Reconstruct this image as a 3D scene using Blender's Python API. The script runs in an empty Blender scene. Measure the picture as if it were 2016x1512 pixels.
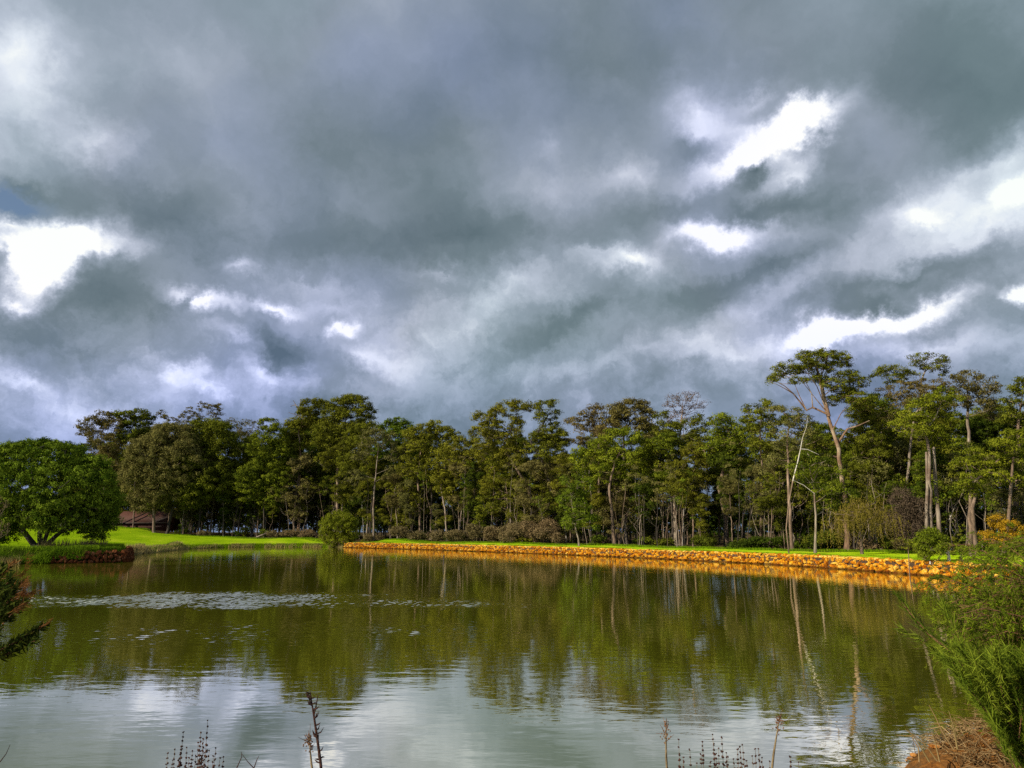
import bpy, bmesh, math, random
import numpy as np
from mathutils import Vector, Matrix

random.seed(7)
RS = np.random.RandomState(11)
C = bpy.context.scene.collection
R = math.radians

# ------------------------------------------------------------------ camera
F = 1480.0                      # focal length in photo pixels (2016 wide)
H = 2.4                         # eye height above the water
PITCH = math.atan((1048 - 756) / F)
cam_d = bpy.data.cameras.new('camera')
cam = bpy.data.objects.new('camera', cam_d); C.objects.link(cam)
cam.location = (0, 0, H)
cam.rotation_euler = (R(90) + PITCH, 0, 0)
cam_d.sensor_width = 36.0
cam_d.lens = 36.0 * F / 2016.0
cam_d.clip_end = 6000
cam_d.clip_start = 0.05
bpy.context.scene.camera = cam
cp, sp = math.cos(PITCH), math.sin(PITCH)

def ray(px, py):
    x = (px - 1008) / F; y = (756 - py) / F
    return np.array([x, cp - y * sp, sp + y * cp])
def onz(px, py, z=0.0):
    d = ray(px, py); t = (z - H) / d[2]
    return np.array([d[0] * t, d[1] * t, z])
def atY(px, py, Y):
    d = ray(px, py); t = Y / d[1]
    return np.array([d[0] * t, Y, H + d[2] * t])

# ------------------------------------------------------------------ world
SUN_DIR = Vector((-0.80, -0.50, 0.52)).normalized()      # towards the sun
SUN_EL = math.asin(SUN_DIR.z)
SUN_AZ = math.atan2(SUN_DIR.x, SUN_DIR.y)
sc = bpy.context.scene
sc.view_settings.view_transform = 'Standard'
sc.view_settings.look = 'None'
sc.view_settings.exposure = 0.0
sc.view_settings.gamma = 1.0
sc.cycles.max_bounces = 6
sc.cycles.diffuse_bounces = 2
sc.cycles.glossy_bounces = 3
sc.cycles.transmission_bounces = 3
sc.cycles.transparent_max_bounces = 4
sc.cycles.use_denoising = False

def srgb(r, g, b):
    f = lambda c: (c / 255 / 12.92) if c / 255 <= 0.04045 else ((c / 255 + 0.055) / 1.055) ** 2.4
    return (f(r), f(g), f(b), 1.0)

def NN(nt, kind, ins=None, **props):
    n = nt.nodes.new(kind)
    for k, v in props.items():
        setattr(n, k, v)
    for k, v in (ins or {}).items():
        if hasattr(v, 'is_output') or isinstance(v, bpy.types.NodeSocket):
            nt.links.new(v, n.inputs[k])
        else:
            n.inputs[k].default_value = v
    return n
def MATH(nt, op, a, b=0.0, c=0.0, clamp=False):
    return NN(nt, 'ShaderNodeMath', {0: a, 1: b, 2: c}, operation=op, use_clamp=clamp).outputs[0]
def VM(nt, op, a, b=(0, 0, 0), out=0):
    return NN(nt, 'ShaderNodeVectorMath', {0: a, 1: b}, operation=op).outputs[out]
def RAMP(nt, fac, stops, interp='LINEAR'):
    n = NN(nt, 'ShaderNodeValToRGB', {0: fac})
    cr = n.color_ramp; cr.interpolation = interp
    while len(cr.elements) < len(stops): cr.elements.new(0.5)
    for e, (p, c) in zip(cr.elements, stops):
        e.position = p; e.color = c
    return n.outputs[0]
def MIXC(nt, f, a, b, blend='MIX'):
    n = nt.nodes.new('ShaderNodeMix'); n.data_type = 'RGBA'; n.blend_type = blend
    for i, v in ((0, f), (6, a), (7, b)):
        if isinstance(v, bpy.types.NodeSocket): nt.links.new(v, n.inputs[i])
        else: n.inputs[i].default_value = v
    return n.outputs[2]

world = bpy.data.worlds.new('World'); sc.world = world; world.use_nodes = True
nt = world.node_tree; nt.nodes.clear()
tc = NN(nt, 'ShaderNodeTexCoord').outputs['Generated']
sky = NN(nt, 'ShaderNodeTexSky', sky_type='NISHITA', sun_disc=False, sun_elevation=SUN_EL, sun_rotation=SUN_AZ)
# coordinates on the cloud deck: direction divided by its height
sep = NN(nt, 'ShaderNodeSeparateXYZ', {0: tc})
zz = MATH(nt, 'MAXIMUM', MATH(nt, 'ADD', sep.outputs[2], 0.10), 0.03)
inv = MATH(nt, 'DIVIDE', 1.0, zz)
deck = VM(nt, 'SCALE', tc); deck.node.inputs['Scale'].default_value = 1.0
nt.links.new(inv, deck.node.inputs['Scale'])
flat = NN(nt, 'ShaderNodeMapping', {0: deck, 'Rotation': (0, 0, R(-28)), 'Scale': (1.0, 0.42, 0.0)}, vector_type='TEXTURE').outputs[0]
flat2 = NN(nt, 'ShaderNodeMapping', {0: deck, 'Rotation': (0, 0, R(28)), 'Scale': (1.0, 0.45, 0.0)}, vector_type='POINT').outputs[0]
n1 = NN(nt, 'ShaderNodeTexNoise', {'Vector': flat2, 'Scale': 0.85, 'Detail': 7.0, 'Roughness': 0.56, 'Distortion': 0.1}).outputs[0]
# warp of the direction itself, for ragged cloud edges
w1 = NN(nt, 'ShaderNodeTexNoise', {'Vector': tc, 'Scale': 11.0, 'Detail': 8.0, 'Roughness': 0.66}).outputs['Color']
w2 = NN(nt, 'ShaderNodeTexNoise', {'Vector': tc, 'Scale': 3.2, 'Detail': 2.0, 'Roughness': 0.5}).outputs['Color']
dw = VM(nt, 'ADD', VM(nt, 'MULTIPLY', VM(nt, 'SUBTRACT', w1, (.5, .5, .5)), (.095, .095, .095)),
        VM(nt, 'MULTIPLY', VM(nt, 'SUBTRACT', w2, (.5, .5, .5)), (.05, .05, .05)))
wd = VM(nt, 'ADD', tc, dw)
n2 = NN(nt, 'ShaderNodeTexNoise', {'Vector': wd, 'Scale': 4.6, 'Detail': 6.0, 'Roughness': 0.50}).outputs[0]

n3 = NN(nt, 'ShaderNodeTexNoise', {'Vector': wd, 'Scale': 12.0, 'Detail': 8.0, 'Roughness': 0.64}).outputs[0]
n3 = MATH(nt, 'SUBTRACT', NN(nt, 'ShaderNodeMapRange', {0: n3, 1: .36, 2: .66}, interpolation_type='SMOOTHSTEP').outputs[0], .42)
billow = NN(nt, 'ShaderNodeMapRange', {0: sep.outputs[2], 1: .10, 2: .50, 3: .22, 4: .03}).outputs[0]

def blob(px, py, rx, ry, ang):
    """A soft patch of the cloud deck around a compass direction."""
    d = ray(px, py); d = d / np.linalg.norm(d)
    d1 = ray(px + math.cos(R(ang)) * 10, py - math.sin(R(ang)) * 10); d1 /= np.linalg.norm(d1)
    t1 = d1 - d; t1 -= d * np.dot(t1, d); t1 /= np.linalg.norm(t1)
    t2 = np.cross(d, t1)
    M = Matrix(((t1[0], t2[0], d[0]), (t1[1], t2[1], d[1]), (t1[2], t2[2], d[2])))
    e = M.to_euler('XYZ')
    s = np.linalg.norm(ray(px, py))
    m = NN(nt, 'ShaderNodeMapping', {0: wd, 'Location': tuple(d), 'Rotation': tuple(e),
            'Scale': (rx * 1.95 / F / s, ry * 1.95 / F / s, 1.0)}, vector_type='TEXTURE').outputs[0]
    return NN(nt, 'ShaderNodeTexGradient', {0: m}, gradient_type='QUADRATIC_SPHERE').outputs[0]

BLOBS = [  # px, py, rx, ry, angle, amount
 (130,470,130,42,0,1.9), (85,515,60,50,0,1.2), (30,592,34,22,0,1.0), (395,590,66,20,-12,1.25), (540,600,42,14,0,.85),
 (668,645,30,17,0,1.0), (475,530,36,18,0,.5), (20,425,40,20,0,.6),
 (1490,280,125,34,27,1.9), (1565,238,44,26,10,1.2), (1375,205,75,55,0,.55), (1550,335,60,26,25,.6),
 (1425,455,62,27,0,1.7), (1340,455,60,30,10,.5), (1520,440,60,20,0,.35),
 (1690,645,135,26,8,1.8), (1640,662,60,22,0,.8), (1840,605,60,22,20,.9), (2005,580,34,17,0,1.6),
 (1930,400,170,70,27,.62), (2005,370,40,32,0,.9), (1820,425,30,25,0,.5), (1700,470,150,40,27,.3),
 (1230,510,75,22,0,.55), (1180,490,50,14,0,.3), (1490,185,40,20,0,.35), (1250,340,60,50,30,.25),
 (50,130,140,190,0,.42), (200,275,120,40,-30,.42), (20,60,60,60,0,.3), (360,130,120,70,0,.15),
 (560,755,70,26,-10,.42), (420,770,70,30,-20,.42), (330,745,60,24,0,.3), (720,700,90,22,-15,.38), (470,675,50,18,-30,.4),
 (880,655,120,34,28,.35), (1010,560,100,26,30,.3), (870,550,70,16,0,.3), (620,560,110,16,-15,.25),
 (60,765,110,30,-22,.5), (300,700,50,18,0,.18), (1290,690,200,28,8,.3), (1120,720,90,20,0,.15),
 (1850,690,170,22,0,.3), (1480,610,120,20,25,.3), (1900,480,200,40,25,.25), (1700,230,60,50,0,.18),
 (650,320,360,190,14,-.42), (930,460,190,55,5,-.35), (330,420,170,80,-30,-.22), (545,690,60,40,-25,-.5),
 (230,585,110,60,0,-.45), (170,690,200,36,-8,-.25), (10,490,46,60,0,-1.0), (1480,322,34,20,30,-1.0), (1415,300,70,50,0,-.3),
 (1560,400,110,42,20,-.42), (1350,270,60,40,0,-.35), (1500,525,300,30,17,-.45), (1300,400,200,40,18,-.28), (1800,545,230,26,14,-.38),
 (1850,170,300,120,0,-.42), (1200,130,260,110,0,-.18), (1420,580,120,22,25,-.3), (1080,650,160,24,28,-.2),
 (1150,610,120,20,20,-.18), (640,800,120,24,0,-.1), (1750,600,60,20,10,-.5), (730,740,60,26,-10,-.25), (1560,660,40,26,0,-.35),
 (385,590,14,26,-40,-.9),
 (800,800,500,40,0,-.14), (1400,770,400,34,0,-.10), (250,800,300,40,0,.08), (1800,700,300,40,0,.12), (1100,380,80,60,20,.3), (520,730,40,18,-20,.4), (600,720,36,16,-20,.35), (370,735,36,20,0,.3), (870,590,60,22,10,.25), (1420,700,160,18,5,.15), (60,350,60,20,-10,-.35), (190,500,60,16,0,.5), (1470,400,60,20,0,-.3), (1620,300,50,40,0,-.35), (1380,240,50,30,0,.3), (1090,290,50,30,20,.25), (1220,330,50,40,0,.2), (60,490,90,60,0,.7), (70,545,50,30,0,.6), (1240,520,60,22,0,.35),
 (1450,235,60,40,0,.35), (1560,300,50,30,0,.4), (1050,580,120,40,25,.2), (650,600,120,18,-10,.2), (800,640,110,24,20,.2), (1880,330,120,40,28,.35), (1990,300,60,40,0,.35),
 (1750,430,120,40,25,.25), (1400,720,200,24,0,-.1), (560,690,40,30,-20,-.4), (700,480,300,50,0,-.22),
]
acc = MATH(nt, 'MULTIPLY_ADD', n1, 0.62, 0.055)
acc = MATH(nt, 'ADD', acc, MATH(nt, 'MULTIPLY_ADD', n2, 0.50, -0.25))
acc = MATH(nt, 'MULTIPLY_ADD', n3, billow, acc)
wd0 = wd
for i, (px, py, rx, ry, a, amt) in enumerate(BLOBS):
    if i % 6 == 5:      # keeps the node stack short: the next few patches wait for the running sum
        wd = NN(nt, 'ShaderNodeVectorMath', {0: NN(nt, 'ShaderNodeCombineXYZ', {0: acc}).outputs[0], 1: (1e-7, 0, 0), 2: wd0}, operation='MULTIPLY_ADD').outputs[0]
    acc = MATH(nt, 'MULTIPLY_ADD', blob(px, py, rx, ry, a), amt * 0.62, acc)
ccol = RAMP(nt, acc, [(0.0, srgb(92, 109, 118)), (0.20, srgb(114, 129, 139)), (0.38, srgb(146, 158, 173)),
                      (0.55, srgb(186, 194, 211)), (0.70, srgb(226, 231, 244)), (.82, srgb(255, 255, 255))])
# hue wanders between green grey, lilac grey and blue grey
hn = NN(nt, 'ShaderNodeTexNoise', {'Vector': wd, 'Scale': 2.6, 'Detail': 2.0}).outputs[0]
hcol = RAMP(nt, hn, [(0.32, (0.95, 1.02, 0.97, 1)), (0.5, (1.0, 1.0, 1.0, 1)), (0.66, (0.95, 0.97, 1.13, 1))])
ccol = MIXC(nt, 1.0, ccol, hcol, 'MULTIPLY')
# bluer air low over the horizon
low = NN(nt, 'ShaderNodeMapRange', {0: sep.outputs[2], 1: 0.04, 2: 0.26, 3: 1.0, 4: 0.0}).outputs[0]
ccol = MIXC(nt, MATH(nt, 'MULTIPLY', low, 0.9), ccol, MIXC(nt, 1.0, ccol, (0.86, .95, 1.22, 1), 'MULTIPLY'))
white = MATH(nt, 'POWER', MATH(nt, 'MAXIMUM', acc, 0.0), 3.0)
bg1 = NN(nt, 'ShaderNodeBackground', {0: sky.outputs[0], 1: 0.10})
bg2 = NN(nt, 'ShaderNodeBackground', {0: ccol, 1: 1.0})
bluehole = MATH(nt, 'MULTIPLY', blob(22, 376, 60, 24, -8), 2.2, clamp=True)
keep = MATH(nt, 'SUBTRACT', 1.0, bluehole)
mx = NN(nt, 'ShaderNodeMixShader', {0: keep, 1: bg1.outputs[0], 2: bg2.outputs[0]})
NN(nt, 'ShaderNodeOutputWorld', {0: mx.outputs[0]})
world.cycles.sampling_method = 'MANUAL'
world.cycles.sample_map_resolution = 512

sun_d = bpy.data.lights.new('sun', 'SUN'); sun_d.energy = 5.0; sun_d.angle = R(0.6); sun_d.color = (1.0, 0.90, 0.72)
sun = bpy.data.objects.new('sun', sun_d); C.objects.link(sun)
sun.rotation_euler = (-SUN_DIR).to_track_quat('-Z', 'Y').to_euler(); sun.location = (-30, -20, 40)

# ------------------------------------------------------------------ helpers
def tag(o, label=None, cat=None, group=None, kind=None):
    if label: o['label'] = label
    if cat: o['category'] = cat
    if group: o['group'] = group
    if kind: o['kind'] = kind
    return o
def empty(name, loc=(0, 0, 0), rz=0.0):
    o = bpy.data.objects.new(name, None); C.objects.link(o)
    o.location = loc; o.rotation_euler = (0, 0, rz); o.empty_display_size = .3
    return o

class MB:
    """collects vertices, faces and a per-vertex tint"""
    def __init__(s): s.v = []; s.f = []; s.t = []; s.n = 0
    def add(s, V, Fc, tint=0.5):
        V = np.asarray(V, float); s.v.append(V)
        s.f.append(np.asarray(Fc, np.int64) + s.n)
        s.t.append(np.full(len(V), tint) if np.isscalar(tint) else np.asarray(tint)); s.n += len(V)
    def build(s, name, mat, parent=None, origin=(0, 0, 0), smooth=False):
        me = bpy.data.meshes.new(name)
        V = np.concatenate(s.v) - np.asarray(origin, float)
        nf = sum(len(f) for f in s.f)
        loops = np.concatenate([f.ravel() for f in s.f])
        tot = np.concatenate([np.full(len(f), f.shape[1]) for f in s.f])
        start = np.concatenate([[0], np.cumsum(tot)[:-1]])
        me.vertices.add(len(V)); me.vertices.foreach_set('co', V.ravel())
        me.loops.add(len(loops)); me.loops.foreach_set('vertex_index', loops)
        me.polygons.add(nf); me.polygons.foreach_set('loop_start', start)
        me.polygons.foreach_set('loop_total', tot)
        me.update(calc_edges=True)
        at = me.attributes.new('tint', 'FLOAT', 'POINT'); at.data.foreach_set('value', np.concatenate(s.t).astype(np.float32))
        if smooth: me.polygons.foreach_set('use_smooth', np.ones(nf, bool))
        me.materials.append(mat)
        o = bpy.data.objects.new(name, me); C.objects.link(o)
        if parent: o.parent = parent
        return o

def norm(a): return a / (np.linalg.norm(a, axis=-1, keepdims=True) + 1e-9)

def tube(mb, P, rad, sides=6, tint=0.5):
    P = np.asarray(P, float); n = len(P)
    rad = np.full(n, rad) if np.isscalar(rad) else np.asarray(rad)
    T = norm(np.gradient(P, axis=0))
    up = np.array([0.3, 0.2, 1.0]) if abs(T[0, 2]) < 0.8 else np.array([1.0, 0.15, 0])
    A = norm(np.cross(T, up)); B = np.cross(T, A)
    an = np.arange(sides) / sides * 2 * math.pi
    V = P[:, None] + rad[:, None, None] * (np.cos(an)[None, :, None] * A[:, None] + np.sin(an)[None, :, None] * B[:, None])
    i = np.arange(n - 1)[:, None] * sides; j = np.arange(sides)[None]; k = (j + 1) % sides
    Fc = np.stack([i + j, i + k, i + sides + k, i + sides + j], -1).reshape(-1, 4)
    mb.add(V.reshape(-1, 3), Fc, tint)

def leafquads(mb, P, N, L, W, tint, T=None, fold=True):
    """diamond leaves at P, facing N, half length L, half width W"""
    n = len(P)
    if T is None: T = RS.normal(size=(n, 3))
    T = norm(T - N * np.sum(T * N, 1, keepdims=True)); B = np.cross(N, T)
    L = (np.full(n, L) if np.isscalar(L) else L)[:, None]; W = (np.full(n, W) if np.isscalar(W) else W)[:, None]
    V = np.stack([P - T * L, P + B * W, P + T * L, P - B * W], 1).reshape(-1, 3)
    mb.add(V, np.arange(n * 4).reshape(-1, 4), np.repeat(tint, 4) if not np.isscalar(tint) else tint)

# ------------------------------------------------------------------ materials
def newmat(name):
    m = bpy.data.materials.new(name); m.use_nodes = True; nt = m.node_tree; nt.nodes.clear()
    return m, nt
def leaf_mat(name, c1, c2, var=0.25, trans=0.22):
    m, nt = newmat(name)
    t = NN(nt, 'ShaderNodeAttribute', attribute_name='tint').outputs['Fac']
    c = MIXC(nt, t, c1, c2)
    r = NN(nt, 'ShaderNodeObjectInfo').outputs['Random']
    v = MATH(nt, 'MULTIPLY_ADD', r, var, 1 - var / 2)
    h = MATH(nt, 'MULTIPLY_ADD', r, -0.03, 0.515)
    c = NN(nt, 'ShaderNodeHueSaturation', {0: h, 1: 1.0, 2: v, 4: c}).outputs[0]
    d = NN(nt, 'ShaderNodeBsdfDiffuse', {0: c})
    tr = NN(nt, 'ShaderNodeBsdfTranslucent', {0: c})
    s = NN(nt, 'ShaderNodeMixShader', {0: trans, 1: d.outputs[0], 2: tr.outputs[0]})
    NN(nt, 'ShaderNodeOutputMaterial', {0: s.outputs[0]})
    return m
def bark_mat(name, c1, c2, c3=None, sc_=(6, 6, 1.2)):
    m, nt = newmat(name)
    co = NN(nt, 'ShaderNodeTexCoord').outputs['Object']
    mp = NN(nt, 'ShaderNodeMapping', {0: co, 'Scale': sc_}).outputs[0]
    n = NN(nt, 'ShaderNodeTexNoise', {'Vector': mp, 'Scale': 1.0, 'Detail': 5.0, 'Roughness': .65}).outputs[0]
    c = RAMP(nt, n, [(0.36, c1), (0.62, c2)])
    if c3:
        n2 = NN(nt, 'ShaderNodeTexNoise', {'Vector': co, 'Scale': .55, 'Detail': 3.0}).outputs[0]
        f = NN(nt, 'ShaderNodeMapRange', {0: n2, 1: .5, 2: .6}).outputs[0]
        c = MIXC(nt, f, c, c3)
    bs = NN(nt, 'ShaderNodeBsdfPrincipled', {'Base Color': c, 'Roughness': .9})
    b = NN(nt, 'ShaderNodeBump', {'Height': n, 'Distance': .05, 'Strength': .6}); nt.links.new(b.outputs[0], bs.inputs['Normal'])
    NN(nt, 'ShaderNodeOutputMaterial', {0: bs.outputs[0]})
    return m

M = {}
M['olive']   = leaf_mat('leaf_olive',   (0.066, 0.074, 0.010, 1), (0.225, 0.235, 0.022, 1))
M['green']   = leaf_mat('leaf_green',   (0.050, 0.078, 0.009, 1), (0.190, 0.240, 0.018, 1))
M['lime']    = leaf_mat('leaf_lime',    (0.085, 0.115, 0.009, 1), (0.260, 0.300, 0.022, 1))
M['grey']    = leaf_mat('leaf_grey',    (0.130, 0.121, 0.036, 1), (0.236, 0.213, 0.062, 1))
M['brown']   = leaf_mat('leaf_brown',   (0.094, 0.080, 0.024, 1), (0.215, 0.185, 0.052, 1))
M['deep']    = leaf_mat('leaf_deep',    (0.030, 0.046, 0.007, 1), (0.105, 0.140, 0.014, 1))
M['pepper']  = leaf_mat('leaf_pepper',  (0.030, 0.065, 0.005, 1), (0.200, 0.300, 0.025, 1)) #(0.037, 0.092, 0.006, 1), (0.112, 0.218, 0.021, 1))
M['willow']  = leaf_mat('leaf_willow',  (0.120, 0.135, 0.010, 1), (0.300, 0.310, 0.025, 1))
M['weep']    = leaf_mat('leaf_weep',    (0.162, 0.125, 0.020, 1), (0.270, 0.205, 0.041, 1))
M['gold']    = leaf_mat('leaf_gold',    (.280, .200, .015, 1), (.520, .340, .020, 1))
M['twig']    = leaf_mat('twig_tan',     (.115, .085, .035, 1), (.250, .190, .090, 1), trans=0.0)
M['purple']  = leaf_mat('twig_purple',  (.075, .052, .036, 1), (.150, .105, .070, 1), trans=0.0)
M['straw']   = leaf_mat('straw',        (.110, .060, .022, 1), (.560, .400, .180, 1), trans=0.1)
M['bark_pale']  = bark_mat('bark_pale',  (.17, .13, .09, 1), (.38, .31, .235, 1), (.15, .10, .07, 1))
M['bark_brown'] = bark_mat('bark_brown', (.10, .065, .04, 1), (.24, .165, .11, 1), (.34, .24, .17, 1))
M['bark_dark']  = bark_mat('bark_dark',  (.022, .018, .013, 1), (.09, .07, .05, 1))
M['bark_white'] = bark_mat('bark_white', (.42, .37, .30, 1), (.72, .67, .58, 1))
M['bark_red']   = bark_mat('bark_red',   (.11, .06, .032, 1), (.27, .165, .10, 1), (.36, .27, .17, 1))

# ------------------------------------------------------------------ pond outline and terrain
WALLPX = [(675,1078),(780,1080.6),(890,1084),(1000,1088),(1130,1093),(1260,1098.6),(1390,1105),(1516,1111.3),(1640,1119.5),(1754,1128),(1840,1134.5),(1910,1140)]
wallpts = [onz(a, b)[:2] for a, b in WALLPX]
wend = wallpts[-1]
wallpts += [wend + np.array([2.5, -4.2]), wend + np.array([4.5, -9.5])]
ledge_px = [(-260,1112),(-60,1112),(40,1110),(100,1109.5),(160,1109),(215,1108),(252,1107)]
ledge = [onz(a, b)[:2] for a, b in ledge_px]
leftshore = [onz(a, b)[:2] for a, b in [(257,1100),(258,1093),(300,1088.5),(340,1084),(372,1080.5),(440,1078),(540,1077),(640,1077.3)]]
near = [(27.5,20),(20,13.5),(12,10.0),(8,8.6),(5,7.6),(3.7,6.9),(2.6,6.5),(1.4,5.0),(0,4.4),(-4,4.2),(-9,5),(-16,8),(-26,18),(-38,34),(-48,46)]
POLY = np.array([tuple(p) for p in ledge] + [tuple(p) for p in leftshore] + [tuple(p) for p in wallpts] + near)

def polydist(X, Y, poly=POLY):
    P = np.stack([X.ravel(), Y.ravel()], 1)
    D = np.full(len(P), 1e9); ins = np.zeros(len(P), bool)
    n = len(poly)
    for i in range(n):
        a = poly[i]; b = poly[(i + 1) % n]; ab = b - a
        t = np.clip(((P - a) @ ab) / (ab @ ab), 0, 1)
        D = np.minimum(D, np.hypot(*(P - (a + t[:, None] * ab)).T))
        c = ((a[1] > P[:, 1]) != (b[1] > P[:, 1]))
        with np.errstate(divide='ignore', invalid='ignore'):
            xi = (b[0] - a[0]) * (P[:, 1] - a[1]) / (b[1] - a[1] if b[1] != a[1] else 1e-9) + a[0]
        ins ^= c & (P[:, 0] < xi)
    D[ins] *= -1
    return D.reshape(X.shape)

def linedist(X, Y, pts):
    P = np.stack([X.ravel(), Y.ravel()], 1); D = np.full(len(P), 1e9)
    for a, b in zip(pts[:-1], pts[1:]):
        a = np.array(a); b = np.array(b); ab = b - a; t = np.clip(((P - a) @ ab) / (ab @ ab), 0, 1)
        D = np.minimum(D, np.hypot(*(P - (a + t[:, None] * ab)).T))
    return D.reshape(X.shape)

TL = [(-400,160),(0,155),(150,152),(330,150),(600,143),(720,134),(800,126),(1000,107),(1200,90),(1400,76),(1600,68),(1800,61),(2016,54),(2300,46)]
def tl_Y(slope):                     # depth at which the wood begins, by bearing
    return np.interp(slope, [(a - 1008) / F for a, b in TL], [b for a, b in TL])

ctrl = []
for (px, py, Y) in [(330,1054,150),(220,1037,150),(100,1040,150),(270,1040,148),(430,1057,148),(600,1059,143),(800,1062.5,126),(1000,1068.5,107),(1200,1074,90),(1400,1080,76),(1600,1086,65),(1800,1091,57),(2016,1096,50),(-100,1040,140)]:
    ctrl.append(tuple(atY(px, py, Y)))
for p in wallpts: ctrl.append((p[0] + .6, p[1] + .4, .80))
for p in leftshore[2:]: ctrl.append((p[0], p[1] + 1.0, .30))
for p in ledge: ctrl.append((p[0], p[1] + 2, 1.05)); ctrl.append((p[0], p[1] + 7, 1.0))
for (x, y, z) in [(-44,90,.7),(-50,110,.75),(-60,80,1.1),(-36,95,.45),(-44,72,.9),(-46,106,.5),
                  (0,1.5,.75),(0,-20,.9),(-5,3,.55),(-14,3,.5),(4.6,5.2,.80),(4.4,6.2,.72),(3.6,5.9,.62),(5.4,6.6,.70),(9,5,.9),(16,8,.9),(30,14,1.0),(40,26,1.1),
                  (-60,30,1.2),(-40,10,1.0),(1.5,3.5,.5),(2.5,4.8,.5)]:
    ctrl.append((x, y, z))
for a in range(0, 360, 30):
    ctrl.append((260 * math.sin(R(a)), 60 + 260 * math.cos(R(a)), 2.0)); ctrl.append((1800 * math.sin(R(a)), 1800 * math.cos(R(a)), 3.0))
ctrl = np.array(ctrl)
def inland(X, Y):
    X = np.asarray(X, float); Y = np.asarray(Y, float)
    num = np.zeros(X.shape); den = np.zeros(X.shape)
    for c in ctrl:
        w = 1.0 / (((X - c[0]) ** 2 + (Y - c[1]) ** 2) + 0.5) ** 1.6
        num += w * c[2]; den += w
    return num / den
def ground_z(X, Y):
    X = np.asarray(X, float); Y = np.asarray(Y, float)
    sh = X.shape; X = np.atleast_1d(X); Y = np.atleast_1d(Y)
    D = polydist(X, Y); I = inland(X, Y)
    Dw = np.minimum(linedist(X, Y, wallpts), linedist(X, Y, ledge[2:] + leftshore[:2]))
    sh_ = np.where(Dw < D + .25, .42, 0.0)
    k = np.clip((D + 0.05 - sh_) / (0.75 - sh_ * .7), 0, 1); k = k * k * (3 - 2 * k)
    z = -0.9 * np.clip(-D / 2.0, 0.12, 1) * (1 - k) + I * k
    z = z + (np.sin(X * 1.7 + Y * .6) * np.sin(Y * 1.3 - X * .4) * .03 + np.sin(X * .31 + 1) * np.sin(Y * .27) * .06) * np.clip(D / 2, 0, 1)
    z = z + .42 * np.exp(-((X - 4.5) ** 2 / 2.6 + (Y - 6.0) ** 2 / .45)) * (X > -20)
    return z.reshape(sh)
def gz(x, y): return float(ground_z(np.array([x]), np.array([y]))[0])

def axis(parts):
    out = []
    for a, b, s in parts: out += list(np.arange(a, b, s))
    out.append(parts[-1][1]); return np.array(out)
xs = axis([(-3000,-300,300),(-300,-90,15),(-90,-50,2),(-50,-8,.6),(-8,12,.25),(12,48,.6),(48,90,2),(90,300,15),(300,3000,300)])
ys = axis([(-600,-60,60),(-60,-4,4),(-4,12,.25),(12,36,1.0),(36,66,.55),(66,135,.8),(135,190,2),(190,400,15),(400,5000,300)])
GX, GY = np.meshgrid(xs, ys)
GZ = ground_z(GX, GY)
nx, ny = len(xs), len(ys)
idx = np.arange(nx * ny).reshape(ny, nx)
quads = np.stack([idx[:-1, :-1], idx[:-1, 1:], idx[1:, 1:], idx[1:, :-1]], -1).reshape(-1, 4)
GV = np.stack([GX.ravel(), GY.ravel(), GZ.ravel()], 1)
slope = GX / np.maximum(GY, 1.0)
wob = np.sin(GX * .9) * .8 + np.sin(GX * .37 + GY * .2) * 1.5
lawnm = ((GY < tl_Y(slope) - 1.5 + wob) & (GY > 32) & (np.abs(slope) < 1.3)).astype(float)
lawnm = np.where(GY > 32, np.clip((tl_Y(slope) - 1.5 + wob - GY) / 2.0 + .5, 0, 1), 0.0) * (np.abs(slope) < 1.4)
_D = polydist(GX, GY); lawnm = lawnm * np.clip((_D - .55) / .8, 0, 1)
dirtm = (GY < 20).astype(float)

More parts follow.
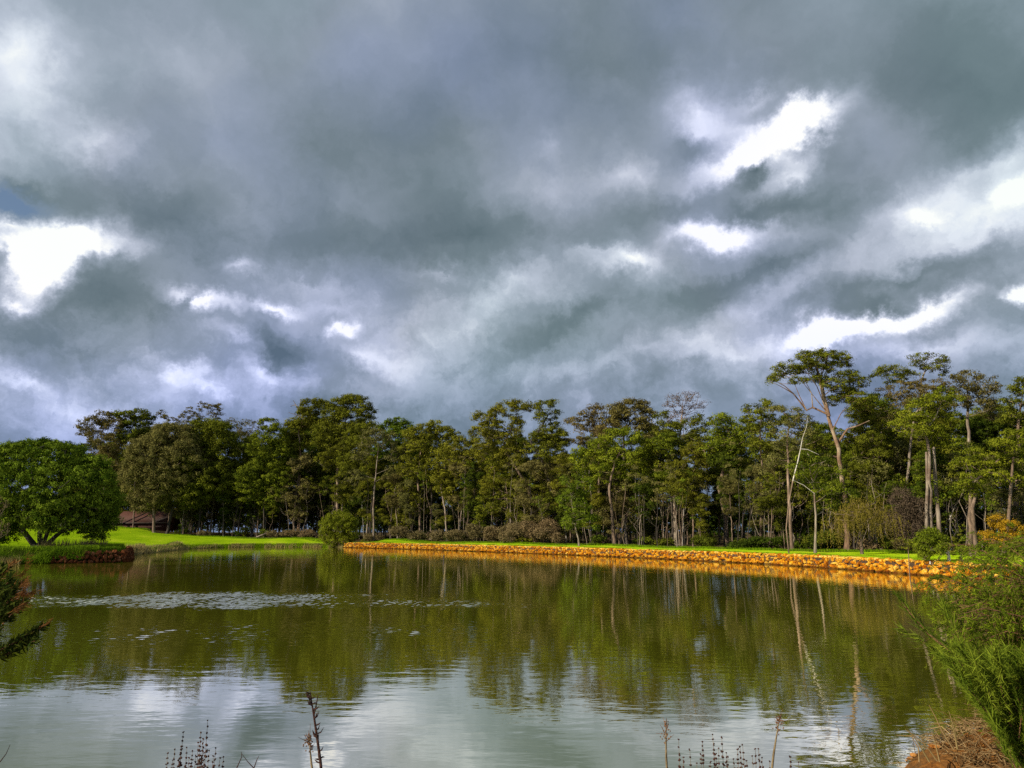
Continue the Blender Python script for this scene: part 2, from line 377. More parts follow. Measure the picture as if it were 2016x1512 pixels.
def ground_mat():
    m, nt = newmat('ground_cover')
    g = NN(nt, 'ShaderNodeAttribute', attribute_name='tint').outputs['Fac']       # 1 lawn, 0 leaf litter
    d = NN(nt, 'ShaderNodeAttribute', attribute_name='dirt').outputs['Fac']
    co = NN(nt, 'ShaderNodeTexCoord').outputs['Object']
    nA = NN(nt, 'ShaderNodeTexNoise', {'Vector': co, 'Scale': .22, 'Detail': 5.0, 'Roughness': .6}).outputs[0]
    nB = NN(nt, 'ShaderNodeTexNoise', {'Vector': co, 'Scale': 3.5, 'Detail': 4.0, 'Roughness': .7}).outputs[0]
    nC = NN(nt, 'ShaderNodeTexNoise', {'Vector': co, 'Scale': 22.0, 'Detail': 4.0, 'Roughness': .7}).outputs[0]
    lawn = RAMP(nt, nA, [(.30, (.170, .290, .004, 1)), (.48, (.290, .440, .006, 1)), (.62, (.380, .520, .012, 1)), (.74, (.58, .58, .04, 1))])
    lawn = MIXC(nt, NN(nt, 'ShaderNodeMapRange', {0: nB, 1: .35, 2: .75, 3: 0.0, 4: .45}).outputs[0], lawn, (.10, .20, .01, 1))
    litter = RAMP(nt, nB, [(.35, (.030, .022, .012, 1)), (.55, (.075, .052, .028, 1)), (.7, (.060, .075, .015, 1))])
    dirt = RAMP(nt, nC, [(.32, (.06, .028, .010, 1)), (.5, (.20, .080, .020, 1)), (.66, (.34, .15, .035, 1))])
    dirt = MIXC(nt, NN(nt, 'ShaderNodeMapRange', {0: nB, 1: .4, 2: .6}).outputs[0], dirt, (.12, .07, .03, 1))
    c = MIXC(nt, g, litter, lawn); c = MIXC(nt, d, c, dirt)
    bs = NN(nt, 'ShaderNodeBsdfDiffuse', {0: c, 1: 1.0})
    hh = MATH(nt, 'ADD', MATH(nt, 'MULTIPLY', nB, .5), nC)
    b = NN(nt, 'ShaderNodeBump', {'Height': hh, 'Distance': .06, 'Strength': .8}); nt.links.new(b.outputs[0], bs.inputs['Normal'])
    NN(nt, 'ShaderNodeOutputMaterial', {0: bs.outputs[0]})
    return m
M['ground'] = ground_mat()
fl = lawnm.ravel()[quads].mean(1) > .5
def sub_mesh(name, sel):
    q = quads[sel]; u, invx = np.unique(q, return_inverse=True)
    mb = MB(); mb.add(GV[u], invx.reshape(-1, 4), lawnm.ravel()[u])
    o = mb.build(name, M['ground'], smooth=True)
    a = o.data.attributes.new('dirt', 'FLOAT', 'POINT'); a.data.foreach_set('value', dirtm.ravel()[u].astype(np.float32))
    return tag(o, kind='structure')
sub_mesh('ground', ~fl); sub_mesh('lawn', fl)

# ------------------------------------------------------------------ water
def water_mat():
    m, nt = newmat('pond_water')
    co = NN(nt, 'ShaderNodeTexCoord').outputs['Object']
    ncm = NN(nt, 'ShaderNodeTexNoise', {'Vector': co, 'Scale': .12, 'Detail': 2.0}).outputs[0]
    # gentle ripples, longer across than along the view of the wind
    m1 = NN(nt, 'ShaderNodeMapping', {0: co, 'Scale': (1.5, 3.2, 1), 'Rotation': (0, 0, R(4))}).outputs[0]
    r1 = NN(nt, 'ShaderNodeTexNoise', {'Vector': m1, 'Scale': 1.0, 'Detail': 3.0, 'Roughness': .5}).outputs[0]
    m2 = NN(nt, 'ShaderNodeMapping', {0: co, 'Scale': (5, 11, 1), 'Rotation': (0, 0, R(-6))}).outputs[0]
    r2 = NN(nt, 'ShaderNodeTexNoise', {'Vector': m2, 'Scale': 1.0, 'Detail': 2.0, 'Roughness': .5}).outputs[0]
    h = MATH(nt, 'MULTIPLY', r1, MATH(nt, 'MULTIPLY_ADD', ncm, .0060, .0003))
    h = MATH(nt, 'MULTIPLY_ADD', r2, .00022, h)
    b = NN(nt, 'ShaderNodeBump', {'Height': h, 'Distance': 1.0, 'Strength': 1.0}).outputs[0]
    murk = MIXC(nt, NN(nt, 'ShaderNodeMapRange', {0: ncm, 1: .35, 2: .65}).outputs[0], (.135, .142, .010, 1), (.165, .158, .015, 1))
    dif = NN(nt, 'ShaderNodeBsdfDiffuse', {0: murk})
    gl = NN(nt, 'ShaderNodeBsdfGlossy', {0: (1.0, .975, .86, 1), 1: 0.015, 'Normal': b})
    fr = NN(nt, 'ShaderNodeFresnel', {0: 2.4, 'Normal': b}).outputs[0]
    fr = NN(nt, 'ShaderNodeMapRange', {0: fr, 1: .15, 2: .70, 3: .62, 4: .88}).outputs[0]
    s = NN(nt, 'ShaderNodeMixShader', {0: fr, 1: dif.outputs[0], 2: gl.outputs[0]})
    NN(nt, 'ShaderNodeOutputMaterial', {0: s.outputs[0]})
    return m
wxs = axis([(-75,-30,5),(-30,-22,.12),(-22,1,.03),(1,7,.06),(7,61,4)]); wys = axis([(0,14,2),(14,16,.5),(16,23.6,.07),(23.6,33,.03),(33,59.4,2),(59.4,61.6,.07),(61.6,136,6)])
WX, WY = np.meshgrid(wxs, wys)
RW = np.random.RandomState(5)
def patchmask(x, y, cx, cy, rx, ry):
    wx = x + 1.3 * np.sin(y * 1.1 + 2) + .7 * np.sin(x * .9); wy = y + .35 * np.sin(x * .7 + 1) + .25 * np.sin(x * 1.9) + .15 * np.sin(x * 4.3 + y)
    q = 1 - ((wx - cx) / rx) ** 2 - ((wy - cy) / ry) ** 2
    return np.clip(q * 1.3, 0, 1)
PMK = patchmask(WX, WY, -12.0, 28.4, 8.8, 3.9) ** .8
PMK = np.maximum(PMK, .30 * patchmask(WX, WY, -8, 19.5, 8, 2.6))
PMK = np.maximum(PMK, .45 * patchmask(WX, WY, -5.5, 27.0, 8.0, 2.4)); PMK = np.maximum(PMK, .8 * patchmask(WX, WY, -24.5, 60.5, 6.5, .65)); PMK = np.maximum(PMK, .6 * patchmask(WX, WY, -15, 60.6, 5.5, .5))
PMK *= .75 + .25 * np.sin(WX * 1.7 + 2 * np.sin(WY * 1.3)) * np.sin(WY * 2.1 + WX * .6)
WZ = np.zeros_like(WX)
for _ in range(60):
    lam = RW.uniform(.11, .34); th = RW.normal() * .8 + math.pi / 2; kk = 2 * math.pi / lam
    WZ += .0020 * lam / .5 * np.sin(kk * (WX * math.cos(th) + WY * math.sin(th)) + RW.uniform(0, 6.28))
WZ *= PMK
wi = np.arange(WX.size).reshape(WX.shape)
mb = MB(); mb.add(np.stack([WX.ravel(), WY.ravel(), WZ.ravel()], 1), np.stack([wi[:-1, :-1], wi[:-1, 1:], wi[1:, 1:], wi[1:, :-1]], -1).reshape(-1, 4))
tag(mb.build('pond_water', water_mat(), smooth=True), kind='structure')

# ------------------------------------------------------------------ rocks
_bm = bmesh.new(); bmesh.ops.create_icosphere(_bm, subdivisions=3, radius=1.0)
ICO_V = np.array([v.co[:] for v in _bm.verts]); ICO_F = np.array([[v.index for v in f.verts] for f in _bm.faces]); _bm.free()
def rock(mb, c, s, rot=0.0, tint=None, k=9, tilt=.35):
    V = ICO_V.copy()
    for _ in range(k):
        n = norm(RS.normal(size=3)); h = RS.uniform(.55, .9)
        d = V @ n; V -= np.outer(np.maximum(d - h, 0), n)
    V += RS.normal(size=V.shape) * .018
    V *= np.asarray(s)
    a = RS.uniform(-tilt, tilt); ca, sa = math.cos(a), math.sin(a)
    V = V @ np.array([[ca, 0, sa], [0, 1, 0], [-sa, 0, ca]])
    ca, sa = math.cos(rot), math.sin(rot)
    V = V @ np.array([[ca, sa, 0], [-sa, ca, 0], [0, 0, 1]])
    mb.add(V + np.asarray(c), ICO_F, RS.uniform() if tint is None else tint)
def stone_mat(name, stops, dark):
    m, nt = newmat(name)
    t = NN(nt, 'ShaderNodeAttribute', attribute_name='tint').outputs['Fac']
    co = NN(nt, 'ShaderNodeTexCoord').outputs['Object']
    n = NN(nt, 'ShaderNodeTexNoise', {'Vector': co, 'Scale': 7.0, 'Detail': 5.0, 'Roughness': .7}).outputs[0]
    f = MATH(nt, 'ADD', MATH(nt, 'MULTIPLY', t, .60), MATH(nt, 'MULTIPLY_ADD', n, 1.7, -.66))
    c = RAMP(nt, f, stops)
    n2 = NN(nt, 'ShaderNodeTexNoise', {'Vector': co, 'Scale': 2.3, 'Detail': 4.0}).outputs[0]
    c = MIXC(nt, NN(nt, 'ShaderNodeMapRange', {0: n2, 1: .56, 2: .68, 3: 0, 4: .75}).outputs[0], c, dark)
    vo = NN(nt, 'ShaderNodeTexVoronoi', {'Vector': VM(nt, 'ADD', co, VM(nt, 'MULTIPLY', NN(nt, 'ShaderNodeTexNoise', {'Vector': co, 'Scale': 3.0}).outputs['Color'], (.5, .5, .5))), 'Scale': 4.2}, feature='DISTANCE_TO_EDGE').outputs[0]
    c = MIXC(nt, NN(nt, 'ShaderNodeMapRange', {0: vo, 1: .02, 2: .075, 3: .8, 4: 0.0}).outputs[0], c, dark)
    zc = NN(nt, 'ShaderNodeSeparateXYZ', {0: co}).outputs[2]      # wet band just above the waterline
    wet = NN(nt, 'ShaderNodeMapRange', {0: MATH(nt, 'MULTIPLY_ADD', n2, .14, zc), 1: .13, 2: .21, 3: .85, 4: 0.0}).outputs[0]
    c = MIXC(nt, wet, c, (.085, .030, .010, 1))
    bs = NN(nt, 'ShaderNodeBsdfDiffuse', {0: c, 1: .8})
    b = NN(nt, 'ShaderNodeBump', {'Height': n, 'Distance': .12, 'Strength': .9}); nt.links.new(b.outputs[0], bs.inputs['Normal'])
    NN(nt, 'ShaderNodeOutputMaterial', {0: bs.outputs[0]})
    return m
M['stone'] = stone_mat('ochre_stone', [(0.08, (.26, .065, .006, 1)), (.30, (.56, .19, .010, 1)), (.58, (.74, .37, .014, 1)), (.95, (.84, .60, .14, 1))], (.22, .075, .014, 1))
M['redstone'] = stone_mat('red_stone', [(0.1, (.035, .013, .007, 1)), (.4, (.11, .034, .014, 1)), (.7, (.22, .075, .03, 1)), (.95, (.34, .17, .09, 1))], (.05, .03, .015, 1))
M['mud'] = bark_mat('wet_mud', (.03, .018, .008, 1), (.10, .05, .02, 1))

def seglen(P):
    P = np.array(P); return np.concatenate([[0], np.cumsum(np.hypot(*np.diff(P, axis=0).T))])
def along(P, L, s):
    P = np.array(P); p = np.array([np.interp(s, L, P[:, 0]), np.interp(s, L, P[:, 1])])
    q = np.array([np.interp(min(s + .3, L[-1]), L, P[:, 0]), np.interp(min(s + .3, L[-1]), L, P[:, 1])]) - \
        np.array([np.interp(max(s - .3, 0), L, P[:, 0]), np.interp(max(s - .3, 0), L, P[:, 1])])
    return p, q / (np.linalg.norm(q) + 1e-9)

def rockwall(P, height, rows, w, mb, hfun=None, inward=1.0):
    L = seglen(P)
    for r in range(rows):
        s = RS.uniform(0, w)
        while s < L[-1]:
            p, t = along(P, L, s); nrm = np.array([-t[1], t[0]]) * inward      # away from the water
            hh = height * (hfun(s, L[-1]) if hfun else 1)
            rh = hh / rows
            ww = w * RS.uniform(.5, 1.5)
            c = p + nrm * (.16 + .07 * r + RS.uniform(-.07, .06))
            z = rh * (r + .5) + RS.uniform(-.10, .10) - .03
            big = RS.uniform(.75, 1.65); z = min(z, hh - rh * .5 * big + .04)
            rock(mb, (c[0], c[1], z), (ww * .50, .30, rh * .58 * big), rot=math.atan2(t[1], t[0]) + RS.uniform(-.5, .5), k=14, tilt=1.0)
            s += ww * RS.uniform(.85, 1.12)
root = tag(empty('stone_wall', (wallpts[5][0], wallpts[5][1], 0)), 'long low retaining wall of rough ochre orange rocks curving along the far edge of the pond', 'stone wall')
mb = MB(); rockwall(wallpts, .80, 4, .34, mb, hfun=lambda s, T: min(1, .85 + s / 10))
o = mb.build('rock_face', M['stone'], root, origin=root.location)
mb = MB(); L = seglen(wallpts)
cs = []
for s in np.arange(0, L[-1], .8):
    p, t = along(wallpts, L, s); n = np.array([-t[1], t[0]])
    cs.append([(*(p + n * .20), -.4), (*(p + n * .22), .66), (*(p + n * .95), .70), (*(p + n * .95), -.4)])
cs = np.array(cs); k = len(cs); i = np.arange(k - 1)[:, None] * 4; j = np.arange(3)[None]
mb.add(cs.reshape(-1, 3), np.stack([i + j, i + 4 + j, i + 5 + j, i + 1 + j], -1).reshape(-1, 4))
mb.build('earth_core', M['mud'], root, origin=root.location)
# pale cap stones
mb = MB(); s = .2
while s < L[-1]:
    p, t = along(wallpts, L, s); n = np.array([-t[1], t[0]]); ww = RS.uniform(.3, .6)
    c = p + n * RS.uniform(.30, .5)
    rock(mb, (c[0], c[1], .73 * min(1, .85 + s / 10) + RS.uniform(-.02, .03)), (ww * .6, .26, .09), rot=math.atan2(t[1], t[0]), tint=RS.uniform(.6, 1.3))
    s += ww
mb.build('cap_stones', M['stone'], root, origin=root.location)

# stones at the foot of the wall, half in the water
mb = MB()
for s in np.arange(.5, L[-1], 1.1):
    p, t = along(wallpts, L, s + RS.uniform(0, .8)); n = np.array([-t[1], t[0]])
    c = p - n * RS.uniform(0, .12); q = RS.uniform(.07, .16)
    rock(mb, (c[0], c[1], 0), (q * 1.6, q, q * .7), tint=RS.uniform(0, .3))
mb.build('footing_stones', M['stone'], root, origin=root.location)

lp = ledge[2:] + [leftshore[0] + np.array([0.2, 0]), leftshore[1]]
root = tag(empty('rock_ledge', (lp[3][0], lp[3][1], 0)), 'dark red rock ledge under grass at the end of the left bank spit', 'rock ledge')
mb = MB(); rockwall([lp[i] for i in range(1, len(lp))], .98, 3, .28, mb)
mb.build('rock_face', M['redstone'], root, origin=root.location)

# ------------------------------------------------------------------ tree builder
def skeleton(trunk, tips, r0, rtip=.03, wig=.12, gather=1.0, droop=0.0):
    """connects every tip to the growing skeleton, thicker where more tips hang on it"""
    trunk = np.asarray(trunk, float)
    fine = [trunk[0]]
    for a, b in zip(trunk[:-1], trunk[1:]):
        n = max(1, int(np.linalg.norm(b - a) / .7))
        for k in range(1, n + 1): fine.append(a + (b - a) * k / n + RS.normal(size=3) * .035 * np.array([1, 1, 0]))
    N = [np.array(p) for p in fine]; par = [-1] + list(range(len(fine) - 1)); paths = [list(range(len(fine)))]
    nt_ = len(fine); start = int(nt_ * .35)
    tips = tips[np.argsort(np.linalg.norm(tips - trunk[-1], axis=1))]
    for tp in tips:
        A = np.array(N[start:]); d = np.linalg.norm(A - tp, axis=1)
        below = tp[2] - A[:, 2]
        cost = d + np.maximum(0, .3 * d - below) * 1.6
        i = int(np.argmin(cost)) + start
        a = N[i]; D = np.linalg.norm(tp - a); n = max(2, int(D / .8) + 1)
        mid = (a + tp) / 2 + np.array([0, 0, (-.10 + droop) * D]) + RS.normal(size=3) * wig * D * .6
        path = [i]
        for k in range(1, n + 1):
            u = k / n; p = (1 - u) ** 2 * a + 2 * u * (1 - u) * mid + u * u * tp + (RS.normal(size=3) * wig * .22 if k < n else 0)
            N.append(p); par.append(path[-1]); path.append(len(N) - 1)
        paths.append(path)
    cnt = np.zeros(len(N))
    last = [p[-1] for p in paths]
    for l in last:
        j = l
        while j >= 0: cnt[j] += 1; j = par[j]
    N = np.array(N); tot = cnt[0]
    rad = np.maximum(rtip, rtip + (r0 * .62 - rtip) * (cnt / tot) ** .68)
    hfac = np.clip((N[:, 2] - N[0, 2]) / max(1e-3, tips[:, 2].max() - N[0, 2]), 0, 1); rad = np.maximum(rtip, rad * (1.1 - .70 * hfac))
    h = np.linspace(1, .55, nt_)
    rad[:nt_] = np.maximum(rad[:nt_], 0) * 1.0
    rad[0] *= 1.35
    return N, rad, paths, nt_
def skel_mesh(mb, sk, minr=0.0):
    N, rad, paths, nt_ = sk
    for k, p in enumerate(paths):
        rr = rad[p].copy()
        if k: rr[0] = min(rr[0], rr[1] * 1.25)
        if rr.max() < minr: continue
        rr[-1] *= .6
        tube(mb, N[p], rr, 8 if k == 0 else (6 if rr[0] > .08 else 4))

def clumps_in(blobs, spacing, up=.25):
    """clump centres near the surface of the foliage masses"""
    out = []; ow = []
    for b in blobs:
        c = np.array(b[:3]); r = np.array(b[3:6])
        area = 4 * math.pi * ((r[0] * r[1]) ** 1.6 / 3 + (r[0] * r[2]) ** 1.6 / 3 + (r[1] * r[2]) ** 1.6 / 3) ** (1 / 1.6)
        n = max(3, int(area / spacing ** 2 * .8))
        v = norm(RS.normal(size=(n, 3)) + np.array([0, 0, up]))
        q = RS.uniform(.45, 1.0, size=(n, 1)) ** .6
        out.append(c + v * q * r); ow.append(v)
    return np.concatenate(out), np.concatenate(ow)

def foliage(mb, ctr, outw, cr, leaf, dens=1.0, flat=.55, kind='pad', tb=0.5):
    n = len(ctr)
    leaf = leaf * .72; per = max(8, int(dens * 2.0 * (cr / leaf) ** 2)); cr = cr * .92
    crs = cr * RS.uniform(.6, 1.35, n)
    v = norm(RS.normal(size=(n, per, 3)) + np.array([0, 0, .35]))
    q = RS.uniform(.15, 1, size=(n, per, 1)) ** .45
    lump = 1 + .35 * np.sin(v[..., :1] * 5 + RS.uniform(0, 6, (n, 1, 1))) * np.sin(v[..., 1:2] * 5 + RS.uniform(0, 6, (n, 1, 1)))
    off = v * q * lump * crs[:, None, None] * np.array([1, 1, flat])
    P = ctr[:, None] + off
    N = norm(v * 1.0 + np.array([0, 0, .30]) + RS.normal(size=v.shape) * .30)
    t = np.clip(tb + RS.normal(size=(n, 1)) * .32 + RS.normal(size=(n, per)) * .16, 0, 1)
    sz = leaf * RS.uniform(.6, 1.4, n * per)
    leafquads(mb, P.reshape(-1, 3), N.reshape(-1, 3), sz, sz * .5, t.ravel())

def strands(mb, ctr, outw, length, leaf, per, spread=.25, tb=.5, groundz=None, every=3):
    """curtains of drooping shoots"""
    n = len(ctr)
    for _ in range(every):
        st = ctr + RS.normal(size=ctr.shape) * spread
        L_ = length * RS.uniform(.5, 1.25, n)
        u = np.linspace(0, 1, per)[None, :, None]
        hor = outw * np.array([1, 1, 0]); hor = norm(hor + RS.normal(size=hor.shape) * .15) * np.array([1, 1, 0])
        P = st[:, None] + hor[:, None] * (L_[:, None, None] * .30) * np.sqrt(u) + np.array([0, 0, 1.]) * L_[:, None, None] * (.12 * np.sin(u * 3.1) - .88 * u ** 1.3)
        P = P + RS.normal(size=P.shape) * leaf * .55
        N = norm(hor[:, None] + RS.normal(size=P.shape) * .6 + np.array([0, 0, .4]))
        T = np.broadcast_to(np.array([0, 0, -1.]), P.shape) + hor[:, None] * .4 + RS.normal(size=P.shape) * .35
        P = P.reshape(-1, 3); N = N.reshape(-1, 3); T = T.reshape(-1, 3)
        t = np.clip(tb + np.repeat(RS.normal(size=n) * .22, per) + RS.normal(size=n * per) * .14, 0, 1)
        if groundz is not None:
            k = P[:, 2] > groundz; P, N, T, t = P[k], N[k], T[k], t[k]
        sz = leaf * RS.uniform(.7, 1.3, len(P))
        leafquads(mb, P, N, sz, sz * .3, t, T)

def add_tree(name, trunk, blobs, leafm, barkm, r0, cr=.75, leaf=.17, spacing=1.05, dens=1.0, style='pad', flat=.55, twigs=False,
             extra=None, parent_loc=None, tb=.5, rtip=.025, tipstep=1, strand=(2.0, 14, 3)):
    base = np.array(trunk[0]); o = empty(name, tuple(base))
    ctr, ow = clumps_in(blobs, spacing)
    tb_ = MB(); sk = skeleton(trunk, ctr[::tipstep] - np.array([0, 0, .1]), r0, rtip=rtip)
    skel_mesh(tb_, sk)
    for e in (extra or []):
        tube(tb_, e[0], e[1], 6)
    tb_.build('trunk', barkm, o, origin=base)
    cb = MB()
    if style == 'pad': foliage(cb, ctr, ow, cr, leaf, dens, flat, tb=tb)
    elif style == 'weep':
        strands(cb, ctr, ow, strand[0], leaf, strand[1], spread=cr * .4, tb=tb, groundz=base[2] + .15, every=strand[2])
    if cb.n: cb.build('crown', leafm, o, origin=base)
    return o

def pxblobs(lst, Y, dk=1.0):
    """foliage masses given by bearing and height, at depth Y (metres)"""
    out = []
    for b in lst:
        px, py, rw, rh = b[:4]; dy = b[4] if len(b) > 4 else RS.uniform(-1, 1) * 1.2
        c = atY(px, py, Y + dy); s = (Y + dy) / F * 1.04
        out.append((c[0], c[1], c[2], rw * s, max(rw, rh) * s * .9 * dk, rh * s))
    return out
def pxtrunk(lst, Y, jit=.5):
    out = []
    for k, (px, py) in enumerate(lst):
        p = atY(px, py, Y + (RS.uniform(-jit, jit) if k else 0))
        if k == 0: p[2] = gz(p[0], p[1]) - .05
        out.append(p)
    return out

